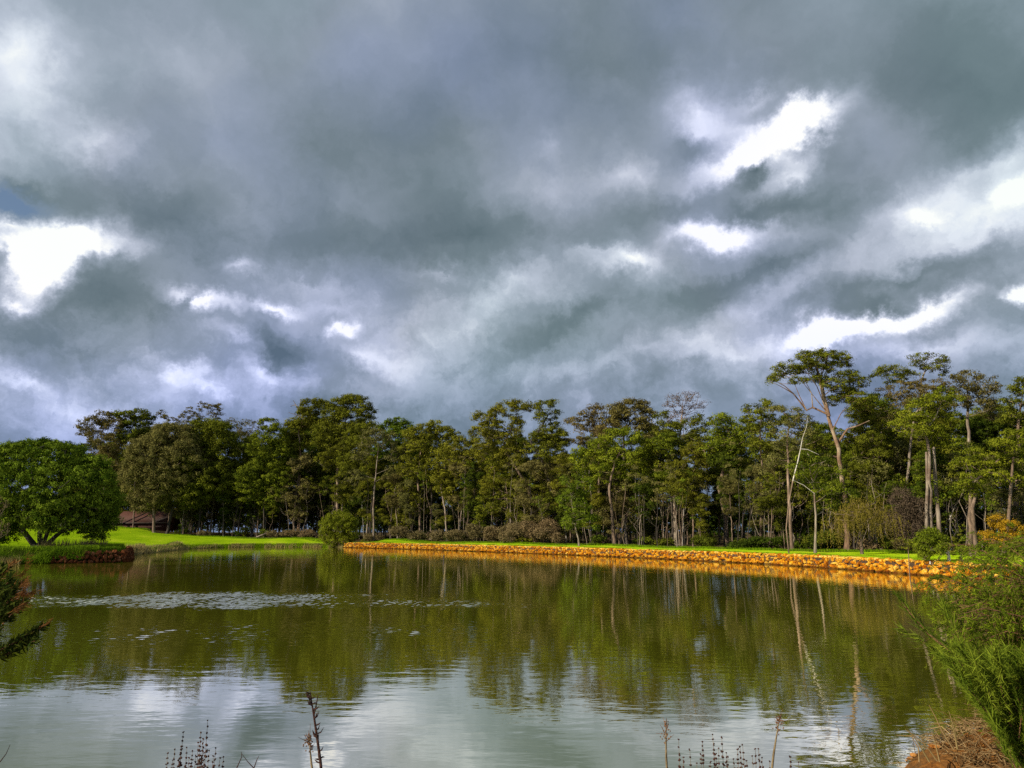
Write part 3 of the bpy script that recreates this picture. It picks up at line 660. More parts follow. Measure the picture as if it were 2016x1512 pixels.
HERO = [
 # name, label, category, Y, trunk px, blobs px, leaf, bark, r0, options
 ('gum_tree', 'flat-topped brownish olive gum standing highest at the left end of the wood', 156, [(205,1046),(205,960),(212,890),(200,855)],
  [(180,838,27,13),(205,825,24,12),(165,850,14,8),(190,860,18,9),(225,842,20,16),(215,875,24,18),(200,905,26,22),(225,940,25,24)], 'brown', 'bark_brown', .28, dict(cr=.85, leaf=.2, dens=.7)),
 ('gum_tree', 'rounded green gum just right of the brownish flat-topped gum', 158, [(262,1046),(265,950),(262,870),(262,840)],
  [(245,822,20,10),(270,818,22,10),(290,826,16,9),(262,850,32,18),(285,870,24,22)], 'olive', 'bark_brown', .26, dict(cr=.9, leaf=.22)),
 ('peppermint_tree', 'broad billowy grey olive tree with pale trunk beside the brown shed', 147, [(303,1052),(302,1000),(312,950),(330,900)],
  [(300,905,48,34),(345,870,48,30),(275,945,32,36),(325,950,42,36),(290,985,26,22),(365,915,44,40),(330,855,28,16),(280,885,26,20)], 'grey', 'bark_brown', .42, dict(cr=1.0, leaf=.20, flat=.75, dens=1.1)),
 ('peppermint_tree', 'broad olive tree with dark trunk right of the pale-trunked billowy tree', 149, [(328,1054),(340,1000),(380,950),(400,900)],
  [(405,862,44,28),(380,900,45,40),(440,890,32,36),(410,940,46,36),(375,965,40,28),(440,940,30,30),(425,845,30,14)], 'olive', 'bark_dark', .45, dict(cr=1.0, leaf=.21, flat=.7, tb=.6)),
 ('gum_tree', 'tall thin gum with dark pompom tufts above the billowy olive trees', 162, [(408,1046),(410,940),(404,860),(402,820)],
  [(374,810,11,8),(400,800,12,9),(418,806,13,9),(434,803,9,7),(425,816,14,8),(388,822,14,7),(318,816,10,6),(330,824,12,7),(360,826,16,8)], 'brown', 'bark_dark', .2, dict(cr=.6, leaf=.18, spacing=.95, dens=.7)),
 ('gum_tree', 'sparse brownish gum between the left olive trees and the tallest twin crowns', 156, [(495,1052),(490,970),(478,900),(475,850)],
  [(460,838,18,12),(485,842,18,12),(505,840,14,10),(478,865,26,14),(500,880,20,18),(470,900,22,16)], 'brown', 'bark_pale', .22, dict(cr=.7, leaf=.18, dens=.4)),
 ('gum_tree', 'mid green tree with pads of leaves over the lawn left of the reddish trunk', 148, [(520,1058),(520,990),(528,930),(530,880)],
  [(530,838,18,12),(545,855,22,16),(515,880,28,22),(550,900,28,26),(520,930,32,24),(555,950,26,26),(495,950,28,30),(540,985,26,22)], 'green', 'bark_dark', .26, dict(cr=.9, leaf=.2)),
 ('gum_tree', 'tall reddish-trunked gum with a bare dead branch tip left of the tallest left gum', 150, [(588,1058),(589,960),(592,900),(588,850),(598,820)],
  [(610,800,22,13),(600,825,24,16),(632,803,17,12),(578,845,22,15),(625,835,26,15),(585,870,24,16)], 'olive', 'bark_red', .42, dict(cr=.9, leaf=.2, extra='dead583')),
 ('gum_tree', 'tallest dark green gum of the left half, brown trunk behind the round willow', 146, [(665,1062),(664,985),(664,930),(668,880),(680,830)],
  [(670,796,22,12),(693,790,22,10),(716,798,16,11),(728,815,10,10),(655,815,24,14),(690,820,34,16),(710,845,30,14),(650,850,30,14),(680,858,26,14),(640,870,26,11),(740,845,14,10)], 'olive', 'bark_brown', .46, dict(cr=.95, leaf=.19, tb=.55)),
 ('gum_tree', 'gum with bare forking pale limbs behind the left end of the stone wall', 132, [(736,1064),(735,1000),(738,950),(742,910),(745,880)],
  [(715,885,20,9),(760,870,26,16),(735,860,26,14),(780,895,20,12),(705,905,15,8),(700,940,18,14),(770,930,18,12)], 'grey', 'bark_pale', .26, dict(cr=.7, leaf=.18, dens=.8)),
 ('gum_tree', 'green gum with small peaked top right of the tallest left gum', 138, [(788,1064),(788,980),(785,900),(782,860)],
  [(782,832,18,10),(768,842,18,11),(800,843,16,10),(785,862,34,16),(765,885,28,18),(800,900,28,20)], 'green', 'bark_dark', .28, dict(cr=.85, leaf=.19)),
 ('gum_tree', 'olive gum with a stepped rounded top left of the dip in the skyline', 128, [(828,1066),(826,1000),(822,940),(830,880)],
  [(858,840,18,10),(835,850,26,11),(812,855,20,11),(875,852,18,11),(893,860,14,9),(850,875,40,17),(815,890,28,20),(870,905,32,22),(835,925,34,22)], 'olive', 'bark_brown', .36, dict(cr=.85, leaf=.18, tb=.6)),
 ('gum_tree', 'bushy olive gum with twisted pale limbs under the dip in the skyline', 122, [(880,1066),(877,1010),(868,960),(880,910)],
  [(905,880,26,16),(890,905,32,22),(925,910,26,20),(905,950,36,22),(935,875,18,12),(870,950,20,18),(930,950,22,20)], 'olive', 'bark_pale', .25, dict(cr=.8, leaf=.17)),
 ('gum_tree', 'large airy gum with leaning limbs just right of the skyline dip', 112, [(1058,1070),(1050,1020),(1040,960),(1012,915),(990,880)],
  [(955,822,22,11),(978,815,16,11),(1000,802,20,9),(1022,799,18,9),(1045,803,16,9),(965,845,24,13),(1005,835,26,14),(985,870,30,16),(940,850,16,12),(1010,900,30,16),(960,890,28,16)], 'olive', 'bark_brown', .42, dict(cr=.72, leaf=.15, spacing=.85, dens=.85)),
 ('gum_tree', 'gum with dark slanting trunk and tufted top left of the notch in the skyline', 110, [(1104,1072),(1092,1010),(1082,950),(1068,910),(1045,870)],
  [(1072,800,15,9),(1088,797,9,7),(1095,815,10,8),(1068,822,16,10),(1085,850,24,15),(1105,862,16,12),(1060,865,22,14),(1080,890,28,15),(1112,880,10,8)], 'olive', 'bark_dark', .40, dict(cr=.68, leaf=.14, spacing=.8, dens=.85)),
 ('gum_tree', 'gum reaching a thin leafy arm left over the notch in the skyline', 102, [(1175,1076),(1178,1000),(1180,920),(1178,860)],
  [(1132,832,12,9),(1120,828,8,6),(1145,845,12,8),(1165,812,14,10),(1180,806,10,8),(1150,820,12,8),(1172,835,20,12),(1190,850,24,14),(1140,870,12,9)], 'brown', 'bark_brown', .3, dict(cr=.62, leaf=.14, spacing=.78, dens=.85)),
 ('gum_tree', 'wide round-topped dense gum with brownish top in the centre right of the wood', 100, [(1235,1078),(1232,1000),(1228,920),(1228,860)],
  [(1215,808,22,11),(1240,800,26,11),(1262,803,18,10),(1275,820,18,12),(1200,820,20,12),(1240,830,36,16),(1205,848,26,14),(1275,850,20,16)], 'brown', 'bark_dark', .40, dict(cr=.8, leaf=.16, tb=.55)),
 ('gum_tree', 'domed yellow-olive mid-height tree in front of the wide round-topped gum', 92, [(1210,1078),(1205,1010),(1200,960),(1210,910)],
  [(1225,862,38,14),(1190,880,32,16),(1260,880,30,16),(1160,905,30,18),(1215,905,42,18),(1270,915,28,18),(1180,935,30,18),(1245,945,34,18),(1140,900,20,14)], 'lime', 'bark_brown', .32, dict(cr=.75, leaf=.15)),
 ('young_gum', 'bushy bright green young tree at the wood edge behind mid wall', 88, [(1140,1078),(1132,1030),(1125,980),(1122,950)],
  [(1115,955,16,12),(1130,980,22,14),(1112,985,14,10),(1140,1010,26,18),(1122,1025,16,14),(1150,960,18,16),(1160,1030,22,14)], 'green', 'bark_pale', .15, dict(cr=.55, leaf=.12, tb=.65, spacing=.8)),
 ('gum_tree', 'airy gum with bare purple-brown twig crown rising above the wood', 94, [(1338,1080),(1345,1000),(1345,930),(1338,870),(1340,830)],
  [(1325,790,16,11),(1345,782,18,9),(1365,783,14,9),(1385,796,11,7),(1340,805,22,10),(1372,805,16,8),(1315,800,10,8),(1335,825,28,12)], 'purple', 'bark_brown', .30, dict(cr=.5, leaf=.10, dens=.12, spacing=.58, rtip=.03)),
 ('gum_tree', 'dense olive gum filling the space below the bare twig crown', 92, [(1330,1080),(1328,1000),(1330,950),(1340,900)],
  [(1305,820,14,10),(1310,850,28,16),(1350,845,30,14),(1385,835,22,14),(1325,885,36,18),(1375,875,32,20),(1310,920,30,20),(1360,915,34,20),(1330,950,30,16)], 'olive', 'bark_pale', .34, dict(cr=.75, leaf=.15)),
 ('gum_tree', 'green gum with rounded double top left of the dark feathery gum', 84, [(1432,1082),(1428,1020),(1415,960),(1430,900),(1440,860)],
  [(1425,826,18,10),(1450,838,26,14),(1412,845,18,14),(1475,850,22,14),(1430,865,34,16),(1465,880,30,18),(1410,890,28,18),(1450,905,34,16)], 'green', 'bark_brown', .42, dict(cr=.75, leaf=.14, tb=.6)),
 ('gum_tree', 'dark feathery gum left of the tall umbrella gum', 80, [(1497,1083),(1500,1000),(1500,920),(1496,850)],
  [(1480,805,14,8),(1500,797,18,8),(1520,802,16,9),(1490,820,26,10),(1515,828,26,12),(1500,850,30,14),(1525,870,26,18),(1490,885,26,18)], 'olive', 'bark_brown', .28, dict(cr=.7, leaf=.14)),
 ('gum_tree', 'tallest umbrella-shaped gum with forked pinkish trunk, right of centre', 66, [(1668,1088),(1666,1000),(1655,920),(1652,885),(1640,850),(1628,810),(1618,770),(1612,740)],
  [(1605,703,26,9),(1630,698,24,8),(1658,704,20,9),(1580,715,24,9),(1600,725,26,8),(1560,730,20,7),(1535,742,18,7),(1520,752,10,5),(1640,722,26,9),(1672,712,10,8),(1660,740,20,7),(1678,733,10,5),(1640,755,24,8),(1680,765,20,10),(1570,748,20,6),(1650,785,26,10),(1690,785,20,10),(1585,700,18,6),(1545,725,20,7),(1690,750,20,9),(1660,770,24,9),(1700,805,22,10),(1610,745,20,7)],
  'olive', 'bark_red', .36, dict(cr=.47, leaf=.10, spacing=.62, flat=.5, dens=.85, tb=.55, rtip=.024, extra='umbrella')),
 ('gum_tree', 'leafy olive gum close behind and right of the umbrella gum', 72, [(1715,1089),(1712,1010),(1712,940),(1715,850)],
  [(1700,800,28,14),(1730,790,26,14),(1690,830,26,16),(1740,820,28,16),(1710,865,34,18),(1755,870,24,18),(1690,895,26,16)], 'olive', 'bark_pale', .28, dict(cr=.62, leaf=.12)),
 ('gum_tree', 'gum with two high tufted domes right of the umbrella gum', 72, [(1800,1090),(1806,1000),(1808,900),(1812,800),(1815,750)],
  [(1802,706,12,8),(1822,702,10,6),(1850,706,14,8),(1862,718,9,8),(1835,722,14,7),(1808,722,14,8),(1745,730,18,8),(1765,725,14,8),(1728,740,12,7),(1790,738,18,8),(1760,745,22,8),(1850,732,12,7)], 'olive', 'bark_pale', .34, dict(cr=.47, leaf=.10, spacing=.66, dens=.8, rtip=.024)),
 ('gum_tree', 'hazy brown-topped gum below the two tufted domes', 68, [(1780,1090),(1786,1000),(1790,900),(1800,820)],
  [(1790,765,30,12),(1830,758,34,11),(1860,765,24,10),(1770,785,28,12),(1820,785,34,12),(1745,770,20,10)], 'brown', 'bark_pale', .26, dict(cr=.55, leaf=.11, tb=.6)),
 ('gum_tree', 'bright green padded gum on twin pale trunks at the right of the wood', 61, [(1836,1092),(1832,1020),(1830,950),(1830,890),(1822,850)],
  [(1855,775,24,9),(1838,790,26,9),(1878,790,16,8),(1800,802,20,10),(1785,820,22,9),(1815,825,26,10),(1850,830,26,12),(1765,835,14,8),(1830,850,24,10),(1800,850,24,10),(1840,875,24,10),(1865,870,14,9)], 'lime', 'bark_pale', .26, dict(cr=.5, leaf=.10, spacing=.66, extra='twin', tb=.35)),
 ('gum_tree', 'brownish airy gum with wide crown near the right edge', 66, [(1905,1092),(1905,1000),(1908,900),(1905,820)],
  [(1885,748,16,9),(1905,740,18,8),(1930,748,14,8),(1955,752,12,8),(1965,765,9,7),(1900,765,24,9),(1935,775,26,10),(1890,790,22,10),(1925,800,26,10),(1960,790,14,9),(1950,815,20,10)], 'brown', 'bark_pale', .30, dict(cr=.5, leaf=.10, spacing=.68, dens=.8, rtip=.024)),
 ('gum_tree', 'dark gum cut by the right edge of the picture', 58, [(2000,1095),(2002,1000),(2004,900),(2006,820)],
  [(2008,755,14,9),(1995,772,16,10),(2022,775,20,16),(1990,795,18,11),(2015,805,24,14),(1990,825,20,12),(2025,835,22,14),(2040,760,16,12)], 'olive', 'bark_brown', .30, dict(cr=.5, leaf=.11, spacing=.72, tb=.35)),
 ('gum_tree', 'fresh green padded tree over twin trunks beside the golden bush', 54, [(1912,1094),(1910,1040),(1908,1000),(1915,950)],
  [(1995,862,26,12),(1970,880,26,12),(2015,885,22,12),(1960,905,24,12),(2000,910,26,12),(1915,895,22,10),(1895,915,18,9),(1930,915,22,10),(1955,940,28,12),(1910,945,22,9),(2000,945,24,14),(1925,965,22,8)], 'lime', 'bark_brown', .24, dict(cr=.45, leaf=.09, spacing=.6, extra='twin2', tb=.45)),
 ('gum_tree', 'mid-height olive gum standing left of the weeping tree, thin pale trunk', 62, [(1605,1087),(1608,1040),(1604,990),(1602,950)],
  [(1590,905,24,12),(1620,915,22,12),(1570,925,20,12),(1605,940,26,12),(1640,935,20,12),(1625,960,28,12),(1660,975,26,14),(1645,1000,24,14)], 'green', 'bark_pale', .16, dict(cr=.5, leaf=.10, spacing=.75, tb=.35)),
 ('gum_tree', 'olive gum in the wood just left of the umbrella gum trunk', 70, [(1560,1086),(1556,1020),(1552,940),(1550,860)],
  [(1530,810,20,10),(1555,815,22,12),(1580,830,26,12),(1540,845,28,14),(1590,860,26,14),(1550,880,32,14),(1530,910,24,12)], 'grey', 'bark_brown', .26, dict(cr=.6, leaf=.12, dens=.85)),
]
def extras(kind, Y):
    if kind == 'dead583':
        a = pxtrunk([(598,822),(588,806),(582,797),(572,800)], Y, .2); b = pxtrunk([(586,803),(580,793),(577,788)], Y, .2)
        c = pxtrunk([(588,806),(591,795),(592,787)], Y, .2); d = pxtrunk([(597,822),(578,815),(568,812)], Y, .2)
        for q in (a, b, c, d): q[0][2] = q[0][2] if q is not a else atY(598, 822, Y)[2]
        a[0] = atY(598,822,Y); b[0] = atY(586,803,Y); c[0] = atY(588,806,Y); d[0] = atY(597,822,Y)
        return [(a, np.linspace(.16,.06,4)), (b, [.08,.06,.04]), (c, [.08,.06,.04]), (d, [.08,.05,.03])]
    if kind == 'umbrella':
        a = [atY(x, y, Y) for x, y in [(1655,920),(1640,895),(1640,893)]]
        l = [atY(x, y, Y + d) for x, y, d in [(1628,815,0),(1600,802,.3),(1588,808,.5),(1578,795,.4),(1562,775,.3),(1545,760,.2),(1530,752,0)]]
        r_ = [atY(x, y, Y + d) for x, y, d in [(1650,872,0),(1668,845,-.3),(1690,838,-.4),(1712,828,-.5)]]
        s_ = [atY(x, y, Y + d) for x, y, d in [(1654,902,0),(1646,900,-.2),(1640,898,-.3)]]
        u = [atY(x, y, Y + d) for x, y, d in [(1632,820,0),(1622,780,.3),(1616,745,.4),(1605,722,.3)]]
        fan = []
        for p in ([(1628,812),(1606,785),(1580,752),(1556,736)],[(1622,795),(1608,760),(1590,735),(1578,718)],[(1617,765),(1628,735),(1645,716),(1658,706)],[(1620,780),(1640,765),(1662,745),(1680,733)],[(1588,808),(1574,780),(1566,760),(1560,742)],[(1600,802),(1598,775),(1588,755),(1585,735)],[(1614,750),(1622,725),(1628,708),(1632,700)],[(1640,845),(1655,815),(1672,795),(1692,783)],[(1562,775),(1545,765),(1528,756),(1512,752)]):
            fan.append(([atY(x, y, Y + RS.uniform(-.6, .6) * (k > 0)) for k, (x, y) in enumerate(p)], [.05, .035, .022, .012]))
        return fan + [(l, [.09,.085,.08,.07,.055,.04,.02]), (r_, [.11,.09,.07,.03]), (s_, [.12,.1,.06]), (u, [.16,.14,.1,.05])]
    if kind == 'twin':
        a = pxtrunk([(1852,1092),(1848,1020),(1842,950),(1838,880)], Y); b = pxtrunk([(1826,1090),(1824,1010),(1826,960),(1824,890)], Y)
        return [(a, [.19,.17,.15,.11]), (b, [.15,.14,.12,.1])]
    if kind == 'twin2':
        a = pxtrunk([(1922,1094),(1917,1040),(1914,1000),(1925,960)], Y); b = pxtrunk([(1975,1096),(1985,1030),(1990,960),(1995,900)], Y)
        return [(a, [.17,.15,.13,.08]), (b, [.14,.12,.1,.08])]
    if kind == 'whitelean':
        a = [atY(x, y, Y) for x, y in [(1604,978),(1590,965),(1575,950),(1562,942),(1548,945)]]
        return [(a, [.07,.06,.06,.05,.03])]
    return []
for (nm, lab, Y, tr, bl, lf, bk, r0, op) in HERO:
    op = dict(op); ex = op.pop('extra', None)
    bl = [(b_[0], b_[1], b_[2] * 1.06, b_[3] * 1.28) for b_ in bl]
    top = sorted(bl, key=lambda q: q[1])[:3]; tx, ty = sum(q[0] for q in top) / 3, sum(q[1] for q in top) / 3 + 4
    if ty < tr[-1][1] - 8: tr = tr + [((tr[-1][0] + tx) / 2, (tr[-1][1] + ty) / 2 + 3), (tx, ty)]
    o = add_tree(nm, pxtrunk(tr, Y), pxblobs(bl, Y), M[lf], M[bk], r0, extra=extras(ex, Y) if ex else None, **op)
    tag(o, lab, 'tree', 'gum trees of the wood behind the pond')

# leaning bleached dead stem
o = empty('dead_trunk', tuple(pxtrunk([(1556,1086)], 61)[0]))
mb = MB(); P = pxtrunk([(1553,1086),(1548,1040),(1553,990),(1561,947)], 61, .2)
tube(mb, P, [.06,.055,.055,.06], 7); mb.build('trunk', M['bark_brown'], o, origin=o.location)
mb = MB(); P = [P[-1]] + [atY(a, c_, 61) for a, c_ in [(1565,930),(1570,912),(1576,884),(1580,862),(1588,840),(1590,822)]]
tube(mb, P, [.05,.055,.05,.035,.024,.016,.009], 7)
tube(mb, [atY(1577,884,61), atY(1590,885,61), atY(1612,895,61)], [.04,.03,.012], 5); tube(mb, [atY(1561,945,61), atY(1582,955,61), atY(1604,972,61)], [.03,.025,.02], 5)
mb.build('bleached_stem', M['bark_white'], o, origin=o.location)
tag(o, 'bleached white dead trunk leaning right below the umbrella gum', 'dead tree')

# ------------------------------------------------------------------ filler trees
SKY = [(-200,940),(0,930),(130,915),(160,862),(230,845),(300,835),(400,830),(450,845),(520,845),(560,835),(600,812),(740,818),(752,842),(800,845),(880,856),(905,868),(930,862),(1000,830),(1090,845),(1120,875),(1160,845),(1290,822),(1400,835),(1430,842),(1470,825),(1520,812),(1560,800),(1640,790),(1700,780),(1860,760),(1960,785),(1985,810),(2016,790),(2300,790)]
def sky_y(px): return float(np.interp(px, [a for a, b in SKY], [b for a, b in SKY]))
PROTO = []
def make_proto(kind, k):
    Hh = 16.0
    lean = RS.normal(size=2) * .8
    fork = RS.uniform(.38, .55)
    tr = [(0, 0, -.3), (lean[0] * .2 + RS.normal() * .15, lean[1] * .2, Hh * fork * .5), (lean[0] * .5 + RS.normal() * .2, lean[1] * .5, Hh * fork), (lean[0], lean[1], Hh * .72)]
    bl = []
    n = RS.randint(8, 12)
    for i in range(n):
        z = Hh * RS.uniform(.48, .92) if i else Hh * .93
        w = (1 - abs(z / Hh - .72) * 1.7) * 2.6
        a = RS.uniform(0, 6.28)
        r = RS.uniform(1.1, 1.9)
        bl.append((lean[0] + math.cos(a) * w * RS.uniform(.3, 1), lean[1] + math.sin(a) * w * RS.uniform(.3, 1), z, r, r, r * .62))
    if k % 3 == 0:
        for i in range(4):
            bl.append((RS.normal() * 1.3, RS.normal() * 1.3, Hh * RS.uniform(.25, .45), 1.0, 1.0, .7))
    leafm, bark = kind
    ex = []
    for i in range(RS.randint(2, 5)):      # dead snags on the trunk
        z = Hh * RS.uniform(.15, .5); a = RS.uniform(0, 6.28); q = RS.uniform(.6, 1.8)
        b0 = np.array([lean[0] * z / Hh, lean[1] * z / Hh, z])
        ex.append(([b0, b0 + np.array([math.cos(a) * q * .6, math.sin(a) * q * .6, q * .3]), b0 + np.array([math.cos(a) * q, math.sin(a) * q, q * .9])], [.05, .035, .015]))
    o = add_tree('gum_tree', tr, bl, M[leafm], M[bark], RS.uniform(.17, .27), cr=.62, leaf=.12, spacing=.82, dens=1.0, extra=ex, tb=RS.uniform(.35, .6))
    return o
KINDS = [('olive','bark_brown'),('olive','bark_pale'),('green','bark_dark'),('grey','bark_pale'),('brown','bark_brown'),('deep','bark_dark'),('olive','bark_dark'),('green','bark_pale'),('lime','bark_brown'),('grey','bark_dark'),('olive','bark_pale'),('brown','bark_pale')]
for k, kd in enumerate(KINDS):
    PROTO.append([make_proto(kd, k), False, kd])
def copy_tree(o, parent=None):
    c = o.copy(); C.objects.link(c)
    if parent: c.parent = parent
    for ch in list(o.children): copy_tree(ch, c)
    return c
SECT = [(230,'behind the left bank spit'),(470,'behind the lawn by the billowy trees'),(640,'left of the round willow'),(900,'behind the left third of the wall'),
        (1150,'behind the mid-wall brushwood'),(1420,'behind the middle of the wall'),(1620,'left of the weeping tree'),(1800,'behind the brown weeping tree'),(9999,'behind the dense round shrub')]
BK = {'bark_brown': 'brown-trunked', 'bark_pale': 'pale-trunked', 'bark_dark': 'dark-trunked'}
LF = {'olive': 'olive', 'green': 'green', 'grey': 'grey-green', 'brown': 'brownish', 'deep': 'deep green', 'lime': 'yellow-green'}
used = []
def place(px, Y, kidx, ytop):
    pr = PROTO[kidx]
    if not pr[1]: o = pr[0]; pr[1] = True
    else: o = copy_tree(pr[0])
    x = (px - 1008) / F * Y * 1.02; z = gz(x, Y)
    top = atY(px, ytop, Y)[2]
    s = max(.35, (top - z) / 16.4)
    wx = s * RS.uniform(.85, 1.15) if s < 1.1 else s * .85
    o.location = (x, Y, z - .1); o.rotation_euler = (0, 0, RS.uniform(0, 6.28)); o.scale = (wx, wx, s)
    sec = next(t for a, t in SECT if px < a)
    row = 'front-row' if Y < float(tl_Y(x / Y)) + 5 else ('inner' if Y < float(tl_Y(x / Y)) + 18 else 'back-row')
    tag(o, f'{row} {LF[pr[2][0]]} {BK[pr[2][1]]} slender gum {sec}', 'tree', f'slender {LF[pr[2][0]]} gums of the wood {sec}')
    return o
px = -160
while px < 2230:
    Y = float(tl_Y((px - 1008) / F))
    for (o0, o1, dyt, pr_) in ((1, 5, (60, 170), .55), (6, 16, (5, 85), .85), (17, 30, (-5, 50), .85), (31, 48, (-5, 40), .8)):
        if px > 1250 and o0 > 16: pr_ *= .85
        if RS.uniform() < pr_:
            YY = Y + RS.uniform(o0, o1); p2 = px + RS.uniform(-18, 18)
            if p2 < 345: YY = max(YY, 170 + RS.uniform(0, 8))
            wts = np.array([3, 3, 2, 2, 1.5, 1.5, 3, 2, 1 if px < 1000 else 2, 1.5, 3, 1.2]); 
            if px < 650: wts[[2, 5, 7]] *= 2
            place(p2, YY, int(RS.choice(12, p=wts / wts.sum())), sky_y(p2) + RS.uniform(*dyt))
    px += 34 * (Y / 100) ** -.5 if px > 0 else 50
for pr in PROTO:
    if not pr[1]: place(RS.uniform(500, 1500), 120, PROTO.index(pr), 880)

# leafy understorey trees filling the space below the canopy
BUSHY = []
for kd in [('olive','bark_brown'),('green','bark_dark'),('deep','bark_dark'),('grey','bark_brown'),('deep','bark_brown')]:
    Hh = 9.0; bl = []
    for i in range(13):
        z = Hh * RS.uniform(.16, .9); w = 1.9 * (1 - abs(z / Hh - .5)); a = RS.uniform(0, 6.28)
        r = RS.uniform(.9, 1.45); bl.append((math.cos(a) * w, math.sin(a) * w, z, r, r, r * .75))
    o = add_tree('young_gum', [(0, 0, -.3), (.1, .1, 3), (-.1, .2, 6.5)], bl, M[kd[0]], M[kd[1]], .12, cr=.6, leaf=.13, spacing=.95, dens=.85, tb=RS.uniform(.3, .5))
    BUSHY.append([o, False, kd])
def place_bushy(px, Y, k, ytop):
    pr = BUSHY[k]
    if not pr[1]: o = pr[0]; pr[1] = True
    else: o = copy_tree(pr[0])
    x = (px - 1008) / F * Y * 1.02; z = gz(x, Y); sc_ = max(.4, (atY(px, ytop, Y)[2] - z) / 9.3); wx = max(sc_ * .8, min(sc_, 1.3)) * RS.uniform(.9, 1.2)
    o.location = (x, Y, z - .1); o.rotation_euler = (0, 0, RS.uniform(0, 6.28)); o.scale = (wx, wx, sc_)
    sec = next(t for a, t in SECT if px < a)
    tag(o, f'{"bushy" if Y < float(tl_Y(x / Y)) + 14 else "shaded"} {LF[pr[2][0]]} young tree {sec}', 'tree', f'bushy {LF[pr[2][0]]} young trees {sec}')
px = -100
while px < 2200:
    Y = float(tl_Y((px - 1008) / F)); left = px < 1150
    for (o0, o1, dy, pr_) in ((4, 12, (55, 150), .55 if left else .4), (14, 26, (50, 130), .9 if left else .6), (30, 45, (60, 130), .9 if left else .6), (50, 70, (60, 130), .7 if left else .4)):
        if RS.uniform() < pr_:
            YY = Y + RS.uniform(o0, o1); p2 = px + RS.uniform(-18, 18)
            if p2 < 345 and YY < 168: YY = 168 + RS.uniform(0, 8)
            place_bushy(p2, YY, RS.randint(0, 5), max(sky_y(p2) + RS.uniform(*dy), 880 if px < 1400 else 860))
    px += 30 * (Y / 100) ** -.5 if px > 0 else 45
# the far side of the wood, one dim mass of trunks and leaves
cb = MB(); c_ = []; tbk = MB()
for i in range(520):
    px = RS.uniform(-300, 2350); Y = float(tl_Y((px - 1008) / F)) + RS.uniform(72, 120); x = (px - 1008) / F * Y
    z = gz(x, Y); hgt = RS.uniform(8, 13) if px < 1250 else RS.uniform(5, 9)
    if i % 2: tube(tbk, [(x, Y, z - .2), (x + RS.normal() * .3, Y, z + hgt * .5), (x + RS.normal() * .6, Y, z + hgt)], [.2, .15, .06], 5)
    for j in range(7): c_.append((x + RS.normal() * 1.5, Y + RS.normal() * 1.5, z + hgt * RS.uniform(.1, 1)))
c_ = np.array(c_); foliage(cb, c_, c_, 1.3, .32, 1.1, .7, tb=.3)
fw = tag(empty('far_wood', (0, 0, 0)), 'dim far side of the wood seen between the trunks', 'wood', kind='stuff')
tbk.build('trunks', M['bark_dark'], fw); cb.build('leaves', M['deep'], fw)

# bare pole trunks: slender saplings between the gums
def pole(px, Y, toppy, bark, r, lab=None, name='sapling'):
    P0 = pxtrunk([(px, 1080)], Y)[0]
    tp = atY(px + RS.uniform(-14, 14), toppy, Y)
    P = [P0] + [P0 * (1 - u) + tp * u + RS.normal(size=3) * np.array([.16, .16, .05]) for u in (.2, .4, .6, .8)] + [tp]
    mb = MB(); tube(mb, P, [r, r * .9, r * .8, r * .7, r * .55, r * .3], 6)
    for k in range(RS.randint(1, 4)):
        u = RS.uniform(.3, .9); b = P0 * (1 - u) + tp * u; q = RS.uniform(.7, 1.8); a = RS.choice([-1, 1])
        tube(mb, [b, b + np.array([a * q * .5, RS.uniform(-.3, .3), q * .35]), b + np.array([a * q * .8, RS.uniform(-.4, .4), q])], [r * .45, r * .3, .012], 4)
    o = empty(name, tuple(P0)); mb.build('trunk', M[bark], o, origin=P0)
    cb = MB(); ctr = tp + RS.normal(size=(9, 3)) * np.array([.7, .7, .9]) ; foliage(cb, ctr, ctr, .5, .11, .8)
    cb.build('crown', M[RS.choice(['olive', 'green', 'grey'])], o, origin=P0)
    return o
for i in range(165):
    px = RS.uniform(350, 2010); Y = float(tl_Y((px - 1008) / F)) + RS.uniform(.3, 10)
    bk = RS.choice(['bark_pale', 'bark_brown', 'bark_dark', 'bark_white'], p=[.36, .30, .31, .03])
    o = pole(px, Y, RS.uniform(905, 985) + (25 if px < 700 else 0), bk, RS.uniform(.022, .062))
    sec = next(t for a, t in SECT if px < a)
    col = {'bark_pale': 'pale', 'bark_brown': 'brown', 'bark_dark': 'blackish', 'bark_white': 'white'}[bk]
    tag(o, f'thin {col} sapling trunk {sec}', 'sapling', f'thin {col} saplings {sec}')

